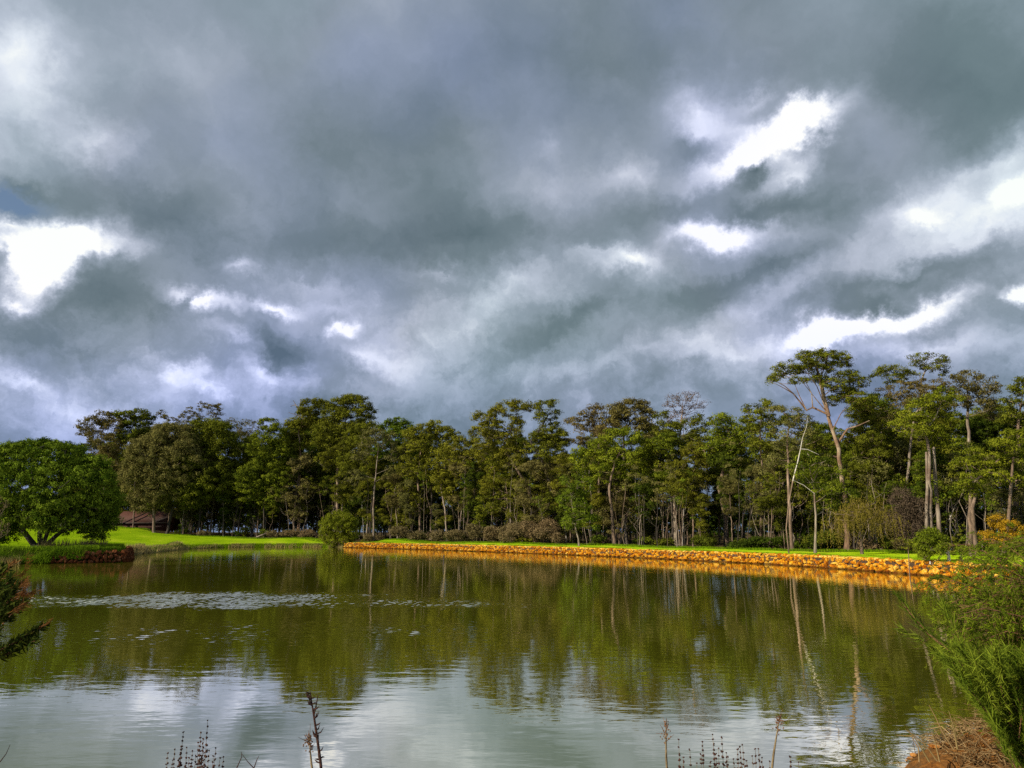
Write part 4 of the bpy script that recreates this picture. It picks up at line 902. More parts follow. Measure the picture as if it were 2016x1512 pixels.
# ------------------------------------------------------------------ named trees in the open
# peppermint on the spit
Yp = 65.0
blp = pxblobs([(110,905,70,32,0),(40,910,60,34,0),(170,925,48,30,0),(-30,930,60,40,0),(195,965,36,40,-1),(120,960,70,50,-2),(40,960,60,50,-2),(-40,980,60,50,0),(170,1015,46,34,0),(205,1005,26,32,1),(60,1010,60,40,-1),(110,1020,50,34,-2),(-20,1030,50,34,0),(190,1045,26,20,0),(60,880,40,14,1),(140,885,30,12,1),(5,1045,34,22,0),(205,1030,28,26,0),(-40,1055,40,20,-1),(225,985,16,22,0),(20,885,24,10,0),(90,872,26,8,0)], Yp)
base = pxtrunk([(78,1086)], Yp)[0]
trp = [base, base + np.array([-.1, 0, 1.4]), base + np.array([.2, .2, 3.2]), base + np.array([.3, .2, 5.5])]
exs = [([base + np.array([.2, 0, .1]), base + np.array([1.4, -.3, 1.2]), base + np.array([2.9, -.5, 2.3]), base + np.array([4.2, -.3, 3.6])], [.22, .17, .13, .06]),
       ([base + np.array([-.2, 0, .1]), base + np.array([-1.3, -.3, 1.5]), base + np.array([-2.4, -.5, 3.0]), base + np.array([-3.2, 0, 4.6])], [.26, .2, .15, .07]),
       ([base + np.array([.1, 0, .1]), base + np.array([.8, -.5, 1.5]), base + np.array([1.2, -.6, 3.2])], [.2, .15, .08])]
ctr, ow = clumps_in(blp, .58, up=.15)
o = tag(empty('peppermint_tree', tuple(base)), 'big dense rounded bright green tree on the grassy spit at the left edge', 'tree')
tb_ = MB(); skel_mesh(tb_, skeleton(trp, ctr[::4], .34, rtip=.03))
for e in exs: tube(tb_, e[0], e[1], 7)
tb_.build('trunk', M['bark_dark'], o, origin=base)
cb = MB(); foliage(cb, ctr, ow, .44, .105, 1.4, .7, tb=.38)
strands(cb, ctr[::2], ow[::2], .75, .10, 8, spread=.15, every=2, groundz=base[2] + .3)
cb.build('crown', M['pepper'], o, origin=base)

# round willow at the corner of the wall
Yw = 124.5
base = pxtrunk([(668,1074)], Yw)[0]; base[2] = max(base[2], .1)
bw = pxblobs([(668,1020,24,13,0),(650,1032,20,14,0),(686,1030,18,14,0),(668,1040,32,20,0),(642,1052,14,14,0),(696,1050,12,13,0),(655,1062,18,10,0),(683,1062,18,9,0)], Yw)
add = add_tree('willow_tree', [base, base + np.array([0, 0, 1.5]), base + np.array([.2, 0, 2.8])], bw, M['willow'], M['bark_brown'], .2, cr=.55, leaf=.13, spacing=.6, style='pad', flat=.9, tb=.5)
tag(add, 'small round bright green willow at the left end of the stone wall', 'willow')

# brown weeping tree
Yb = 57.0
base = pxtrunk([(1697,1090)], Yb)[0]
bw = pxblobs([(1678,995,22,10,0),(1710,992,20,10,.5),(1655,1012,20,12,-.5),(1738,1008,18,12,0),(1642,1030,14,12,0),(1756,1028,14,12,0),(1690,1015,30,14,-.5),(1725,1025,24,14,0)], Yb)
add = add_tree('weeping_tree', [base, base + np.array([.05, 0, 1.2]), base + np.array([-.1, 0, 2.6])], bw, M['weep'], M['bark_brown'], cr=.7, leaf=.06, spacing=.62, style='weep', tb=.5, strand=(1.6, 24, 5), r0=.15)
tag(add, 'golden brown weeping tree on the lawn behind the wall', 'weeping tree')

def shrub(name, lab, cat, base, blobs, leafm, leaf, cr, spacing, dens=1.0, bark='bark_brown', group=None, style='pad', r0=.06, flat=.8, tb=.5, tipstep=2, strand=(1., 8, 2), rtip=.01):
    top = max(b[2] for b in blobs)
    tr = [base, base + (np.array([0, 0, 1.]) * (top - base[2]) * .35)]
    o = add_tree(name, tr, blobs, M[leafm] if isinstance(leafm, str) else leafm, M[bark], r0, cr=cr, leaf=leaf, spacing=spacing, dens=dens, style=style, flat=flat, tb=tb, rtip=rtip, tipstep=tipstep, strand=strand)
    return tag(o, lab, cat, group)

Yv = 43.5
shrub('round_shrub', 'dense round grey-green shrub standing on the lawn edge above the wall', 'shrub', pxtrunk([(1832,1104)], Yv)[0],
      pxblobs([(1832,1058,24,14,0),(1815,1070,18,14,0),(1850,1068,18,16,0),(1832,1080,26,14,0),(1835,1050,14,10,0),(1822,1092,12,7,0)], Yv), 'lime', .055, .22, .26, 1.2, tb=.4)
shrub('golden_shrub', 'golden yellow bush at the right end of the lawn', 'shrub', pxtrunk([(1965,1098)], 49)[0],
      pxblobs([(1965,1030,18,16,0),(1990,1042,18,16,0),(1945,1055,14,14,0),(1975,1065,24,16,0),(2005,1060,16,16,0)], 49), 'gold', .06, .3, .34, .8, style='pad')
for (px, py, top, lab) in [(1787,1101,1060,'small leafy sapling with white painted trunk left of the dense round shrub'), (1893,1107,1082,'tiny sapling with white trunk guard right of the dense round shrub')]:
    b = pxtrunk([(px, py)], 44)[0]; t = atY(px, top, 44)
    o = tag(empty('lawn_sapling', tuple(b)), lab, 'sapling')
    mb = MB(); tube(mb, [b, b * .5 + t * .5, t], [.035, .025, .01], 6); mb.build('trunk', M['bark_brown'], o, origin=b)
    mb = MB(); tube(mb, [b + [0, 0, .0], b + [0, 0, .15], b + [0.02, 0, .34]], [.075, .065, .055], 8); mb.build('trunk_guard', M['bark_white'], o, origin=b)
    cb = MB(); ctr = t + RS.normal(size=(22, 3)) * np.array([.28, .2, .22]) - [0, 0, .2]; foliage(cb, ctr, ctr, .17, .05, 1.0); cb.build('crown', M['olive'], o, origin=b)
b = pxtrunk([(1868,1105)], 43.5)[0]; o = tag(empty('white_sapling', tuple(b)), 'small white-stemmed forked sapling right of the dense round shrub', 'sapling')
mb = MB(); A = lambda x, y: atY(x, y, 43.5)
tube(mb, [b, A(1868,1095), A(1866,1088), A(1868,1078), A(1869,1068)], [.10,.08,.06,.045,.02], 7)
tube(mb, [A(1866,1088), A(1862,1080), A(1859,1075)], [.05,.035,.015], 5); tube(mb, [A(1867,1092), A(1861,1087), A(1857,1086)], [.04,.03,.012], 5); tube(mb, [A(1868,1092), A(1870,1084), A(1874,1079)], [.04,.03,.012], 5)
mb.build('trunk', M['bark_white'], o, origin=b)
cb = MB(); ctr = A(1870,1064) + RS.normal(size=(24, 3)) * np.array([.38, .25, .26]); foliage(cb, ctr, ctr, .18, .05, .8); cb.build('crown', M['olive'], o, origin=b)
b = pxtrunk([(1831,1108)], 42.2)[0]; b[2] = max(b[2], .7)
mb = MB(); tube(mb, [b, b + [0, 0, .08], b + [.01, 0, .15]], [.035, .03, .02], 8)
o = mb.build('marker_peg', M['bark_white'], origin=b); o.location = b; tag(o, 'short white peg on the wall top in front of the dense round shrub', 'peg')

# purple thicket, brushwood and understorey
shrub('bare_thicket', 'tall bare purplish brown thicket behind the weeping tree', 'thicket', pxtrunk([(1785,1090)], 62)[0],
      pxblobs([(1775,985,22,26,0),(1800,1005,24,26,0),(1765,1030,24,24,0),(1795,1045,26,22,0)], 62), 'purple', .07, .5, .4, .35, style='pad', r0=.1, tipstep=1, rtip=.02)
US = []
def under(px, Y, w, h, leafm, leaf=.1, name='understorey_shrub', cat='shrub', lab='', grp='', dens=.8):
    p = (px - 1008) / F * Y * 1.01; z = gz(p, Y); b = np.array([p, Y, z - .05])
    bl = [(p + RS.normal() * w * .3, Y + RS.normal() * w * .2, z + h * RS.uniform(.3, .75), w * RS.uniform(.35, .55), w * .45, h * RS.uniform(.25, .4)) for _ in range(4)]
    return shrub(name, lab, cat, b, bl, leafm, leaf, min(.4, w * .28), max(.3, leaf * 4.2), dens, bark='bark_brown', group=grp, r0=.05, tb=RS.uniform(.3, .7))
for i, (px, w, h) in enumerate([(795,2.6,1.9),(830,2.2,1.6),(868,2.4,2.2),(905,2.8,2.0),(940,2.8,2.6),(975,2.6,2.0),(1005,3.0,3.2),(1035,3.0,2.4),(1068,3.0,3.0),(1095,2.6,2.2),(560,2.2,1.4),(585,2.4,1.8),(620,2.0,1.4),(740,2.0,1.5),(420,2.0,1.1),(1690,1.5,.9),(1765,1.6,1.0)]):
    Y = float(tl_Y((px - 1008) / F)) - RS.uniform(-.5, 1.5)
    under(px, Y, w, h, 'twig', .10, 'brushwood', 'brushwood', f'dry tan brushwood heap {next(t for a, t in SECT if px < a)}', 'dry brushwood along the foot of the wood', dens=.55)
for i in range(52):
    px = RS.uniform(380, 2010); Y = float(tl_Y((px - 1008) / F)) + RS.uniform(0, 8)
    mt = RS.choice(['deep', 'green', 'olive', 'purple'], p=[.45, .2, .27, .08])
    under(px, Y, RS.uniform(1.2, 2.6), RS.uniform(.6, 1.7), mt, .10 if Y < 90 else .14, 'understorey_shrub', 'shrub',
          f'low {dict(deep="dark green", green="green", olive="olive", purple="bare purplish")[mt]} shrub among the trunks {next(t for a, t in SECT if px < a)}', f'low {mt} shrubs among the trunks')

# ------------------------------------------------------------------ grass, reeds
def blades(mb, P, h, w, lean=.35, tint=.5):
    n = len(P); h = h * RS.uniform(.55, 1.3, n)
    a = RS.uniform(0, 6.28, n); side = np.stack([np.cos(a), np.sin(a), np.zeros(n)], 1) * w
    tip = np.stack([RS.normal(size=n) * lean * h, RS.normal(size=n) * lean * h, h], 1)
    V = np.stack([P - side, P + side, P + tip], 1).reshape(-1, 3)
    t = np.clip(tint + RS.normal(size=n) * .25, 0, 1)
    mb.add(V, np.arange(n * 3).reshape(-1, 3), np.repeat(t, 3))
M['grass'] = leaf_mat('grass_blade', (.150, .260, .006, 1), (.360, .470, .015, 1), trans=.3)
M['deepgrass'] = leaf_mat('deep_grass_blade', (.040, .105, .006, 1), (.190, .310, .016, 1), trans=.3)
M['reed'] = leaf_mat('reed_blade', (.22, .17, .06, 1), (.42, .33, .14, 1), trans=.1)
def scatter_line(P, n, o0, o1, inward=1.0):
    L = seglen(P); S = RS.uniform(0, L[-1], n); P = np.array(P)
    x = np.interp(S, L, P[:, 0]); y = np.interp(S, L, P[:, 1]); x2 = np.interp(S + .3, L, P[:, 0]); y2 = np.interp(S + .3, L, P[:, 1])
    t = norm(np.stack([x2 - x + 1e-6, y2 - y], 1)); nn = np.stack([-t[:, 1], t[:, 0]], 1) * inward
    q = np.stack([x, y], 1) + nn * RS.uniform(o0, o1, (n, 1))
    z = ground_z(q[:, 0], q[:, 1]); return np.stack([q[:, 0], q[:, 1], z], 1)
mb = MB()
P = scatter_line(wallpts, 26000, .45, 2.6); P[:, 2] = np.maximum(P[:, 2], .55)
k = (np.sin(P[:, 0] * .8) + np.sin(P[:, 0] * 2.3 + 1) > -.6); blades(mb, P[k], .085, .02, tint=.75)
tl = np.array([((a - 1008) / F * b, b - 1.5) for a, b in TL[2:]]); P = scatter_line(tl, 26000, -.8, 1.8, -1); blades(mb, P, .20, .03, tint=.25)
Ls = [tuple(p) for p in leftshore[2:]] + [tuple(wallpts[0])]; P = scatter_line(Ls, 22000, .0, 1.8); P[:, 2] = np.maximum(P[:, 2], 0); blades(mb, P, .30, .04, tint=.3)
tag(mb.build('grass_fringe', M['grass']), 'longer grass fringing the lawn and the wall top', 'grass', kind='stuff')
mb = MB()
led = [tuple(p) for p in ledge] + [tuple(leftshore[0]), tuple(leftshore[1])]
P = scatter_line(led, 42000, .25, 5.0); k = np.sin(P[:, 0] * 1.3 + P[:, 1]) * np.sin(P[:, 0] * .6 - P[:, 1] * 1.7); blades(mb, P[k > 0], .34, .03, tint=.65); blades(mb, P[k <= 0], .20, .03, lean=.5, tint=.3)
P = scatter_line(led[:4], 12000, -.3, .9); P[:, 2] = RS.uniform(0, 1, len(P)) ** 1.5 * (.55 + .3 * np.sin(P[:, 0] * 1.7)); blades(mb, P, .38, .03, lean=.7, tint=.6 + .0)
P = scatter_line(led[3:5], 1500, .0, .3); P[:, 2] = RS.uniform(.3, .95, len(P)); blades(mb, P, .35, .035, lean=.6, tint=.5)
tag(mb.build('spit_grass', M['deepgrass']), 'long deep green grass covering the left bank spit', 'grass', kind='stuff')
mb = MB()
P = scatter_line(leftshore[1:5], 3200, -.2, 1.3); P[:, 2] = np.maximum(P[:, 2], 0) ; blades(mb, P, .50, .03, lean=.2, tint=.5)
P = scatter_line(leftshore[4:] + [wallpts[0]], 7000, -.2, .9); k = np.sin(P[:, 0] * 1.1) + np.sin(P[:, 0] * 2.9) + RS.normal(size=len(P)) * .9 > .2; P = P[k]; P[:, 2] = np.maximum(P[:, 2], 0); blades(mb, P, .42, .035, lean=.25, tint=.4)
P = scatter_line(led[:3], 2600, -.9, .5); P[:, 2] = np.maximum(P[:, 2] * .5, 0); blades(mb, P, .6, .02, lean=.2)
P = scatter_line(led[2:6], 900, 3.5, 4.6); blades(mb, P, .8, .03, lean=.2)
tag(mb.build('dry_reeds', M['reed']), 'dry tan reeds along the left shore', 'reeds', kind='stuff')

# a bare twiggy bush cut by the left edge
shrub('bare_bush', 'bare orange-brown twiggy bush at the far left edge beside the big tree', 'bush', pxtrunk([(-12,1090)], 58)[0],
      pxblobs([(-8,1000,20,22,0),(-14,1030,24,22,0),(2,1040,14,16,0)], 58), 'twig', .05, .3, .45, .15, r0=.07, tipstep=1, rtip=.016, bark='bark_brown')

# ------------------------------------------------------------------ brown shed, log, stake
def boxmb(mb, x0, x1, y0, y1, z0, z1):
    V = [(x, y, z) for x in (x0, x1) for y in (y0, y1) for z in (z0, z1)]
    mb.add(V, [[0, 1, 3, 2], [4, 6, 7, 5], [0, 4, 5, 1], [2, 3, 7, 6], [0, 2, 6, 4], [1, 5, 7, 3]])
m, nt = newmat('rusty_brown_roof')
co = NN(nt, 'ShaderNodeTexCoord').outputs['Object']
wv = NN(nt, 'ShaderNodeTexWave', {'Vector': co, 'Scale': 2.4, 'Distortion': 0.0}).outputs[1]
nn_ = NN(nt, 'ShaderNodeTexNoise', {'Vector': co, 'Scale': 1.1, 'Detail': 4.0}).outputs[0]
c = MIXC(nt, nn_, (.055, .012, .003, 1), (.100, .024, .005, 1))
bs = NN(nt, 'ShaderNodeBsdfPrincipled', {'Base Color': c, 'Roughness': .7})
bb = NN(nt, 'ShaderNodeBump', {'Height': wv, 'Distance': .04}); nt.links.new(bb.outputs[0], bs.inputs['Normal'])
NN(nt, 'ShaderNodeOutputMaterial', {0: bs.outputs[0]}); M['roof'] = m
Ysh = 158.0
x0 = atY(218, 1030, Ysh)[0]; x1 = atY(335, 1030, Ysh)[0]; zb = gz((x0 + x1) / 2, Ysh)
zt = atY(270, 1006, Ysh)[2]; ze = atY(270, 1029, Ysh)[2]
o = tag(empty('brown_shed', ((x0 + x1) / 2, Ysh, zb)), 'low rusty brown shed with hipped roof behind the lawn at left', 'shed')
org = np.array(o.location)
zb = min(zb, ze - .8) - .3
mb = MB(); boxmb(mb, x0 + .35, x1 - .35, Ysh + .35, Ysh + 6.6, zb, ze - .02); mb.build('wall', M['roof'], o, origin=org)
mb = MB(); V = [(x0, Ysh, ze), (x1, Ysh, ze), (x1, Ysh + 7, ze), (x0, Ysh + 7, ze), (x0 + 1.2, Ysh + 2.4, zt), (x1 - 1.2, Ysh + 2.4, zt), (x1 - 1.2, Ysh + 4.6, zt), (x0 + 1.2, Ysh + 4.6, zt)]
mb.add(V, [[0, 1, 5, 4], [1, 2, 6, 5], [2, 3, 7, 6], [3, 0, 4, 7], [4, 5, 6, 7], [3, 2, 1, 0]]); mb.build('roof', M['roof'], o, origin=org)
mb = MB(); boxmb(mb, x0 - .05, x1 + .05, Ysh - .12, Ysh - .01, ze - .16, ze + .02); mb.build('gutter', M['bark_dark'], o, origin=org)

P = [atY(505,1051,146), atY(520,1045,146), atY(535,1041,146.4)]; g = gz(P[0][0], P[0][1]); P = [p + [0, 0, g - P[0][2] + .12] for p in P]
mb = MB(); tube(mb, P, [.16, .14, .08], 8); tube(mb, [P[1], P[1] + [.5, 0, .5], P[1] + [.6, .1, 1.0]], [.07, .05, .02], 5)
o = mb.build('fallen_log', M['bark_pale'], origin=P[0]); o.location = P[0]; tag(o, 'pale fallen log at the foot of the wood left of the round willow', 'log')
p = onz(873, 1112); mb = MB(); tube(mb, [p - [0, 0, .3], p + [0.0, 0, .35], p + [.02, 0, .72]], [.06, .055, .05], 6)
o = mb.build('wooden_stake', M['bark_dark'], origin=p); o.location = p; tag(o, 'dark wooden stake standing in the water before the stone wall', 'stake')

# ------------------------------------------------------------------ foreground: mound, straw, plants
M['fern'] = leaf_mat('feathery_green', (.045, .078, .006, 1), (.320, .380, .024, 1), trans=.35)
M['needle'] = leaf_mat('needle_green', (.050, .095, .008, 1), (.290, .350, .030, 1), trans=.3)
M['redstem'] = bark_mat('red_stem', (.12, .05, .02, 1), (.28, .14, .06, 1), sc_=(30, 30, 30))
M['darkleaf'] = leaf_mat('dark_narrow_leaf', (.020, .040, .008, 1), (.080, .100, .015, 1), trans=.2)
M['rustleaf'] = leaf_mat('rusty_shoot', (.14, .065, .015, 1), (.32, .17, .05, 1), trans=.3)
M['seed'] = bark_mat('seed_brown', (.030, .012, .008, 1), (.10, .035, .02, 1), sc_=(60, 60, 60))
M['stalk'] = bark_mat('stalk_tan', (.16, .11, .05, 1), (.36, .27, .14, 1), sc_=(40, 40, 8))
M['clod'] = stone_mat('orange_clay', [(.1, (.12, .04, .01, 1)), (.4, (.36, .14, .03, 1)), (.8, (.55, .27, .08, 1))], (.10, .05, .02, 1))

mb = MB()
for i in range(120):
    px = RS.uniform(1660, 2040); p = onz(px, 1505 - (px - 1660) * .1 + RS.uniform(-25, 60), .62)
    z = gz(p[0], p[1]); q = RS.uniform(.006, .026)
    if z > .05: rock(mb, (p[0], p[1], z + q * .2), (q * 1.3, q, q * .7), rot=RS.uniform(0, 6), k=6)
tag(mb.build('clay_clods', M['clod']), 'orange clay clods on the near bank at lower right', 'clay clods', kind='stuff')
mb = MB(); n = 3800
for i in range(n):
    x = RS.uniform(3.1, 5.4); y = RS.uniform(5.3, 6.8); z = gz(x, y)
    if z < .2: continue
    a = RS.uniform(0, 6.28); l = RS.uniform(.06, .24); up = RS.uniform(0, .25) if RS.uniform() < .9 else RS.uniform(.4, 1.1)
    d = np.array([math.cos(a), math.sin(a), 0]) * l
    P0 = np.array([x, y, z + RS.uniform(0, .06)])
    tube(mb, [P0, P0 + d * .5 + RS.normal(size=3) * .012 + [0, 0, up * l * .7 + .02], P0 + d + [0, 0, up * l]], [.0026, .0022, .001], 3, tint=RS.uniform() ** 1.6)
tag(mb.build('straw_litter', M['straw']), 'tangled dry straw over the near bank at lower right', 'straw', kind='stuff')
for pts, lab in [([(1705,1507),(1770,1438),(1830,1474)], 'x'),]:
    pass
def stem_obj(name, lab, pts, Y, r, mat, cat, heads=None, grp=None, Yj=.1):
    P = [atY(a, b, Y) for a, b in pts]; b = P[0]
    o = tag(empty(name, tuple(b)), lab, cat, grp); mb = MB(); tube(mb, P, np.linspace(r, r * .35, len(P)), 5)
    mb.build('stem', mat, o, origin=b); return o, P
for pts in [[(1830,1500),(1812,1470),(1798,1448),(1782,1436)],[(1845,1498),(1825,1470),(1805,1452),(1786,1438)],[(1884,1470),(1878,1440),(1873,1425)],[(1885,1475),(1880,1438),(1868,1400)],[(1955,1478),(1925,1446),(1905,1424),(1886,1411)],[(1878,1476),(1855,1440),(1842,1412),(1829,1388)],[(1810,1500),(1808,1472),(1796,1452)],[(1850,1500),(1842,1465),(1834,1440)]]:
    o, P = stem_obj('grass_stalk', 'single bleached grass stalk arching up from the straw bank at lower right', pts, 5.5, .006, M['straw'], 'grass stalk', grp='bleached grass stalks on the near bank')

# seed stalks standing along the near bank
def seedstalk(px, ytop, lean, Y, big=1.0, kind='beads', grp=''):
    b = atY(px + lean, 1560, Y); t = atY(px, ytop, Y); g = gz(b[0], b[1]); b[2] = min(b[2], max(g, .0)) if g < b[2] else b[2]
    m_ = b * .5 + t * .5 + np.array([RS.uniform(-.015, .015), 0, 0])
    o = empty('seed_stalk', tuple(b)); mb = MB(); tube(mb, [b, m_, t], [.003 * big, .0022 * big, .001], 5, )
    mb.build('stem', M['stalk'] if kind != 'dark' else M['seed'], o, origin=b)
    hb = MB(); Ln = np.linalg.norm(t - m_)
    nb = int(RS.uniform(8, 15))
    for i in range(nb):
        u = 1 - (i / nb) * min(.9, .30 / max(Ln, .1)) * RS.uniform(.95, 1.05)
        c = m_ * (1 - u) + t * u; q = (.0022 + .0050 * (1 - abs(i / nb - .6) * 1.1)) * big
        for j in range(3):
            rock(hb, c + RS.normal(size=3) * q * .5, (q, q, q * .85), k=2)
    hb.build('seed_head', M['seed'], o, origin=b)
    return o
for (px, yt, ln) in [(409,1418,-6),(395,1443,-4),(400,1455,-3),(361,1442,-25),(368,1472,-14),(344,1475,-8),(330,1482,-8),(425,1473,-12),(412,1478,-8),(379,1478,-6),(390,1462,4),(433,1492,-6),(420,1488,-2),(356,1490,-10),(372,1492,-4),(385,1488,2),(402,1482,0),(440,1490,-10),(396,1492,2),(340,1497,-14)]:
    o = seedstalk(px, yt, ln, 4.6 + RS.uniform(-.25, .25)); tag(o, 'thin brown seed stalk in the clump at the lower left edge of the water', 'seed stalk', 'seed stalks in the lower left clump')
for (px, yt, ln) in [(1336,1456,6),(1345,1490,4),(1358,1476,5),(1383,1460,0),(1380,1486,-2),(1403,1446,4),(1421,1452,6),(1409,1485,3),(1415,1474,0),(1433,1490,2),(1444,1494,3),(1452,1475,5),(1457,1470,6),(1462,1466,8),(1481,1488,0),(1487,1474,4),(1493,1474,2),(1500,1492,2),(1430,1482,0),(1372,1502,-4),(1398,1500,0),(1470,1498,2),(1515,1500,1),(1556,1490,2),(1572,1500,0)]:
    o = seedstalk(px, yt, ln, 4.4 + RS.uniform(-.25, .25)); tag(o, 'thin brown seed stalk in the row at the lower right edge of the water', 'seed stalk', 'seed stalks in the lower right row')
def plume(px, ytop, bx, Y, lab, h):
    b = atY(bx, 1560, Y); t = atY(px, ytop, Y); o = tag(empty('dry_plume', tuple(b)), lab, 'dry plant')
    mb = MB(); m_ = atY((px + bx) / 2 - 2, (ytop + 1560) / 2, Y); tube(mb, [b, m_, t], [.007, .006, .002], 6)
    mb.build('stem', M['stalk'], o, origin=b); hb = MB()
    for i in range(46):
        u = RS.uniform(0, 1) ** .8; c = t * (1 - u * h) + m_ * (u * h); a = RS.normal(size=3) * np.array([1, 1, .6]) * .012 * (.5 + u)
        rock(hb, c + a, (.0035, .0035, .004), k=2)
        if i % 4 == 0: tube(hb, [c - [0, 0, .015], c + a * 2.4 + [0, 0, .02]], [.0018, .001], 3)
    hb.build('seed_head', M['redstem'], o, origin=b)
plume(1311, 1418, 1316, 4.6, 'dry plume stalk with a dark knot left of the lower right seed stalks', .55)
plume(1535, 1410, 1515, 4.5, 'thick tan stalk with rusty drooping plume at the right of the seed stalks', .38)
plume(608, 1446, 622, 4.3, 'pale dry sprig beside the dark spiky stalk', .5)
for (pts, lab) in [([(466,1512),(476,1490),(475,1480)],'thin grass sprig left of the dark spiky stalk, left one'),([(502,1515),(488,1500),(476,1484)],'thin bent grass sprig leaning left near bottom left'),([(500,1512),(506,1495),(510,1488)],'thin grass sprig left of the dark spiky stalk, right one'),([(0,1500),(12,1484),(20,1466)],'thin stalk in the lower left corner')]:
    stem_obj('grass_sprig', lab, pts, 4.3, .003, M['seed'], 'grass sprig')

# dark spiky stalk
b = atY(636, 1560, 4.2); o = tag(empty('spiky_stalk', tuple(b)), 'tall dark spiky dead stalk with curled leaves at bottom left of centre', 'dead stalk')
pts = [(636,1560),(631,1500),(624,1450),(618,1410),(614,1385),(611,1362)]; P = [atY(a, c_, 4.2) for a, c_ in pts]
mb = MB(); tube(mb, P, [.009, .008, .007, .0055, .004, .002], 6); tube(mb, [P[3], atY(624,1380,4.2), atY(626,1366,4.2)], [.004, .003, .0015], 5); mb.build('stem', M['seed'], o, origin=b)
lb = MB(); Lp = np.array(P)
for i in range(34):
    u = RS.uniform(.9, 4.8); k = int(u); c = Lp[k] * (1 - u + k) + Lp[k + 1] * (u - k); a = RS.uniform(0, 6.28); q = RS.uniform(.02, .05)
    d = np.array([math.cos(a), math.sin(a) * .6, .35]); s1 = c + d * q * .6; s2 = c + d * q + np.array([0, 0, RS.uniform(-.01, .03)])
    tube(lb, [c, s1, s2], [.003, .004, .0008], 4)
lb.build('leaf', M['seed'], o, origin=b)

# feathery shrub at right
def spray(lb, sb, P, r, twl, leaf, wid, droop, ntw, nlf, tint=.5, tipcurl=.3, fwd=.5):
    """a branch with drooping side twigs carrying fine leaves"""
    tube(sb, P, np.linspace(r, r * .25, len(P)), 5)
    P = np.array(P); L = np.concatenate([[0], np.cumsum(np.linalg.norm(np.diff(P, axis=0), axis=1))])
    for i in range(ntw):
        u = RS.uniform(.12, 1) * L[-1]
        c = np.array([np.interp(u, L, P[:, k]) for k in range(3)]); c2 = np.array([np.interp(min(u + .05, L[-1]), L, P[:, k]) for k in range(3)])
        t = norm(c2 - c + 1e-6); side = RS.normal(size=3); side = norm(side - t * (side @ t))
        d = norm(t * fwd + side * RS.uniform(.5, 1.0)); l = twl * RS.uniform(.5, 1.2)
        q = np.linspace(0, 1, 5)[:, None]
        Q = c + d * l * q + np.array([0, 0, -droop * l]) * q ** 2
        tube(sb, Q, [r * .22, r * .18, r * .14, r * .1, r * .05], 3)
        m = nlf; w = RS.uniform(.08, 1, m); LP = np.stack([np.interp(w, q[:, 0], Q[:, k]) for k in range(3)], 1)
        tt = norm(Q[-1] - Q[0]); T = norm(tt + RS.normal(size=(m, 3)) * .55); N = norm(RS.normal(size=(m, 3)) + [0, 0, .6])
        sz = leaf * RS.uniform(.6, 1.3, m)
        leafquads(lb, LP + T * sz[:, None], N, sz, sz * wid, np.clip(tint + RS.normal() * .25 + RS.normal(size=m) * .15, 0, 1), T)
b = np.array([4.35, 4.9, .75]); o = tag(empty('feathery_shrub', tuple(b)), 'large feathery yellow-green shrub overhanging the water at the right edge', 'shrub')
lb, sb = MB(), MB()
tgt = []
for i in range(96):
    px = RS.uniform(1880, 2180); e = max(0, (px - 1885) / 150)
    lo, hi = 1460, (1170 if px < 1905 else (1120 if px < 1940 else (1085 if px < 1975 else 1062)))
    tgt.append((px, RS.uniform(hi, 1330), RS.uniform(4.4, 5.8)))
tgt += [(1835,1152,4.9),(1850,1160,5.1),(1868,1190,4.9),(1880,1225,4.8),(1862,1140,5.2),(1890,1110,5.4),(1905,1135,5.0),(1875,1250,4.7),(1925,1062,5.4),(1950,1070,5.2),(1990,1060,5.6),(1870,1075,5.6),(1905,1085,5.3),(1870,1280,4.8)]
for (px, py, Y) in tgt:
    t = atY(px, py, Y); s = b + np.array([RS.normal() * .15, RS.normal() * .15, RS.uniform(0, .5)])
    m1 = s * .45 + t * .55 + np.array([.12, 0, .28]); m0 = s * .75 + t * .25 + np.array([.05, 0, .22])
    spray(lb, sb, [s, m0, m1, t * .85 + m1 * .15 + [0, 0, .06], t], .007, .24, .0150, .17, .6, 52, 46, tint=.5)
sb.build('stem', M['redstem'], o, origin=b); lb.build('foliage', M['fern'], o, origin=b)

# needle-leaved broom bush in front of it
b = np.array([3.05, 3.55, .55]); b = atY(2085, 1530, 4.0); o = tag(empty('broom_bush', tuple(b)), 'fine needle-leaved broom bush with a long reddish shoot reaching left, lower right corner', 'bush')
lb, sb = MB(), MB()
def shoot(pts, Y0, Y1, r, nn, ll, spread, tint=.5, start=.15):
    n = len(pts); P = np.array([atY(a, c_, Y0 + (Y1 - Y0) * i / (n - 1)) for i, (a, c_) in enumerate(pts)])
    tube(sb, P, np.linspace(r, r * .2, n), 5)
    L = np.concatenate([[0], np.cumsum(np.linalg.norm(np.diff(P, axis=0), axis=1))])
    u = RS.uniform(start, 1, nn) ** .9 * L[-1]
    c = np.stack([np.interp(u, L, P[:, k]) for k in range(3)], 1); c2 = np.stack([np.interp(np.minimum(u + .04, L[-1] + .0), L, P[:, k]) for k in range(3)], 1)
    T = norm(norm(c2 - c + 1e-5 * norm(P[-1] - P[-2])) + RS.normal(size=(nn, 3)) * spread); N = norm(RS.normal(size=(nn, 3)))
    sz = ll * RS.uniform(.5, 1.2, nn)
    leafquads(lb, c + T * sz[:, None], N, sz, .0020, np.clip(tint + RS.normal(size=nn) * .2, 0, 1), T)
shoot([(2085,1530),(2000,1430),(1940,1360),(1880,1290),(1825,1245),(1790,1205),(1772,1180)], 4.0, 4.2, .013, 330, .055, .20, start=.2, tint=.25)
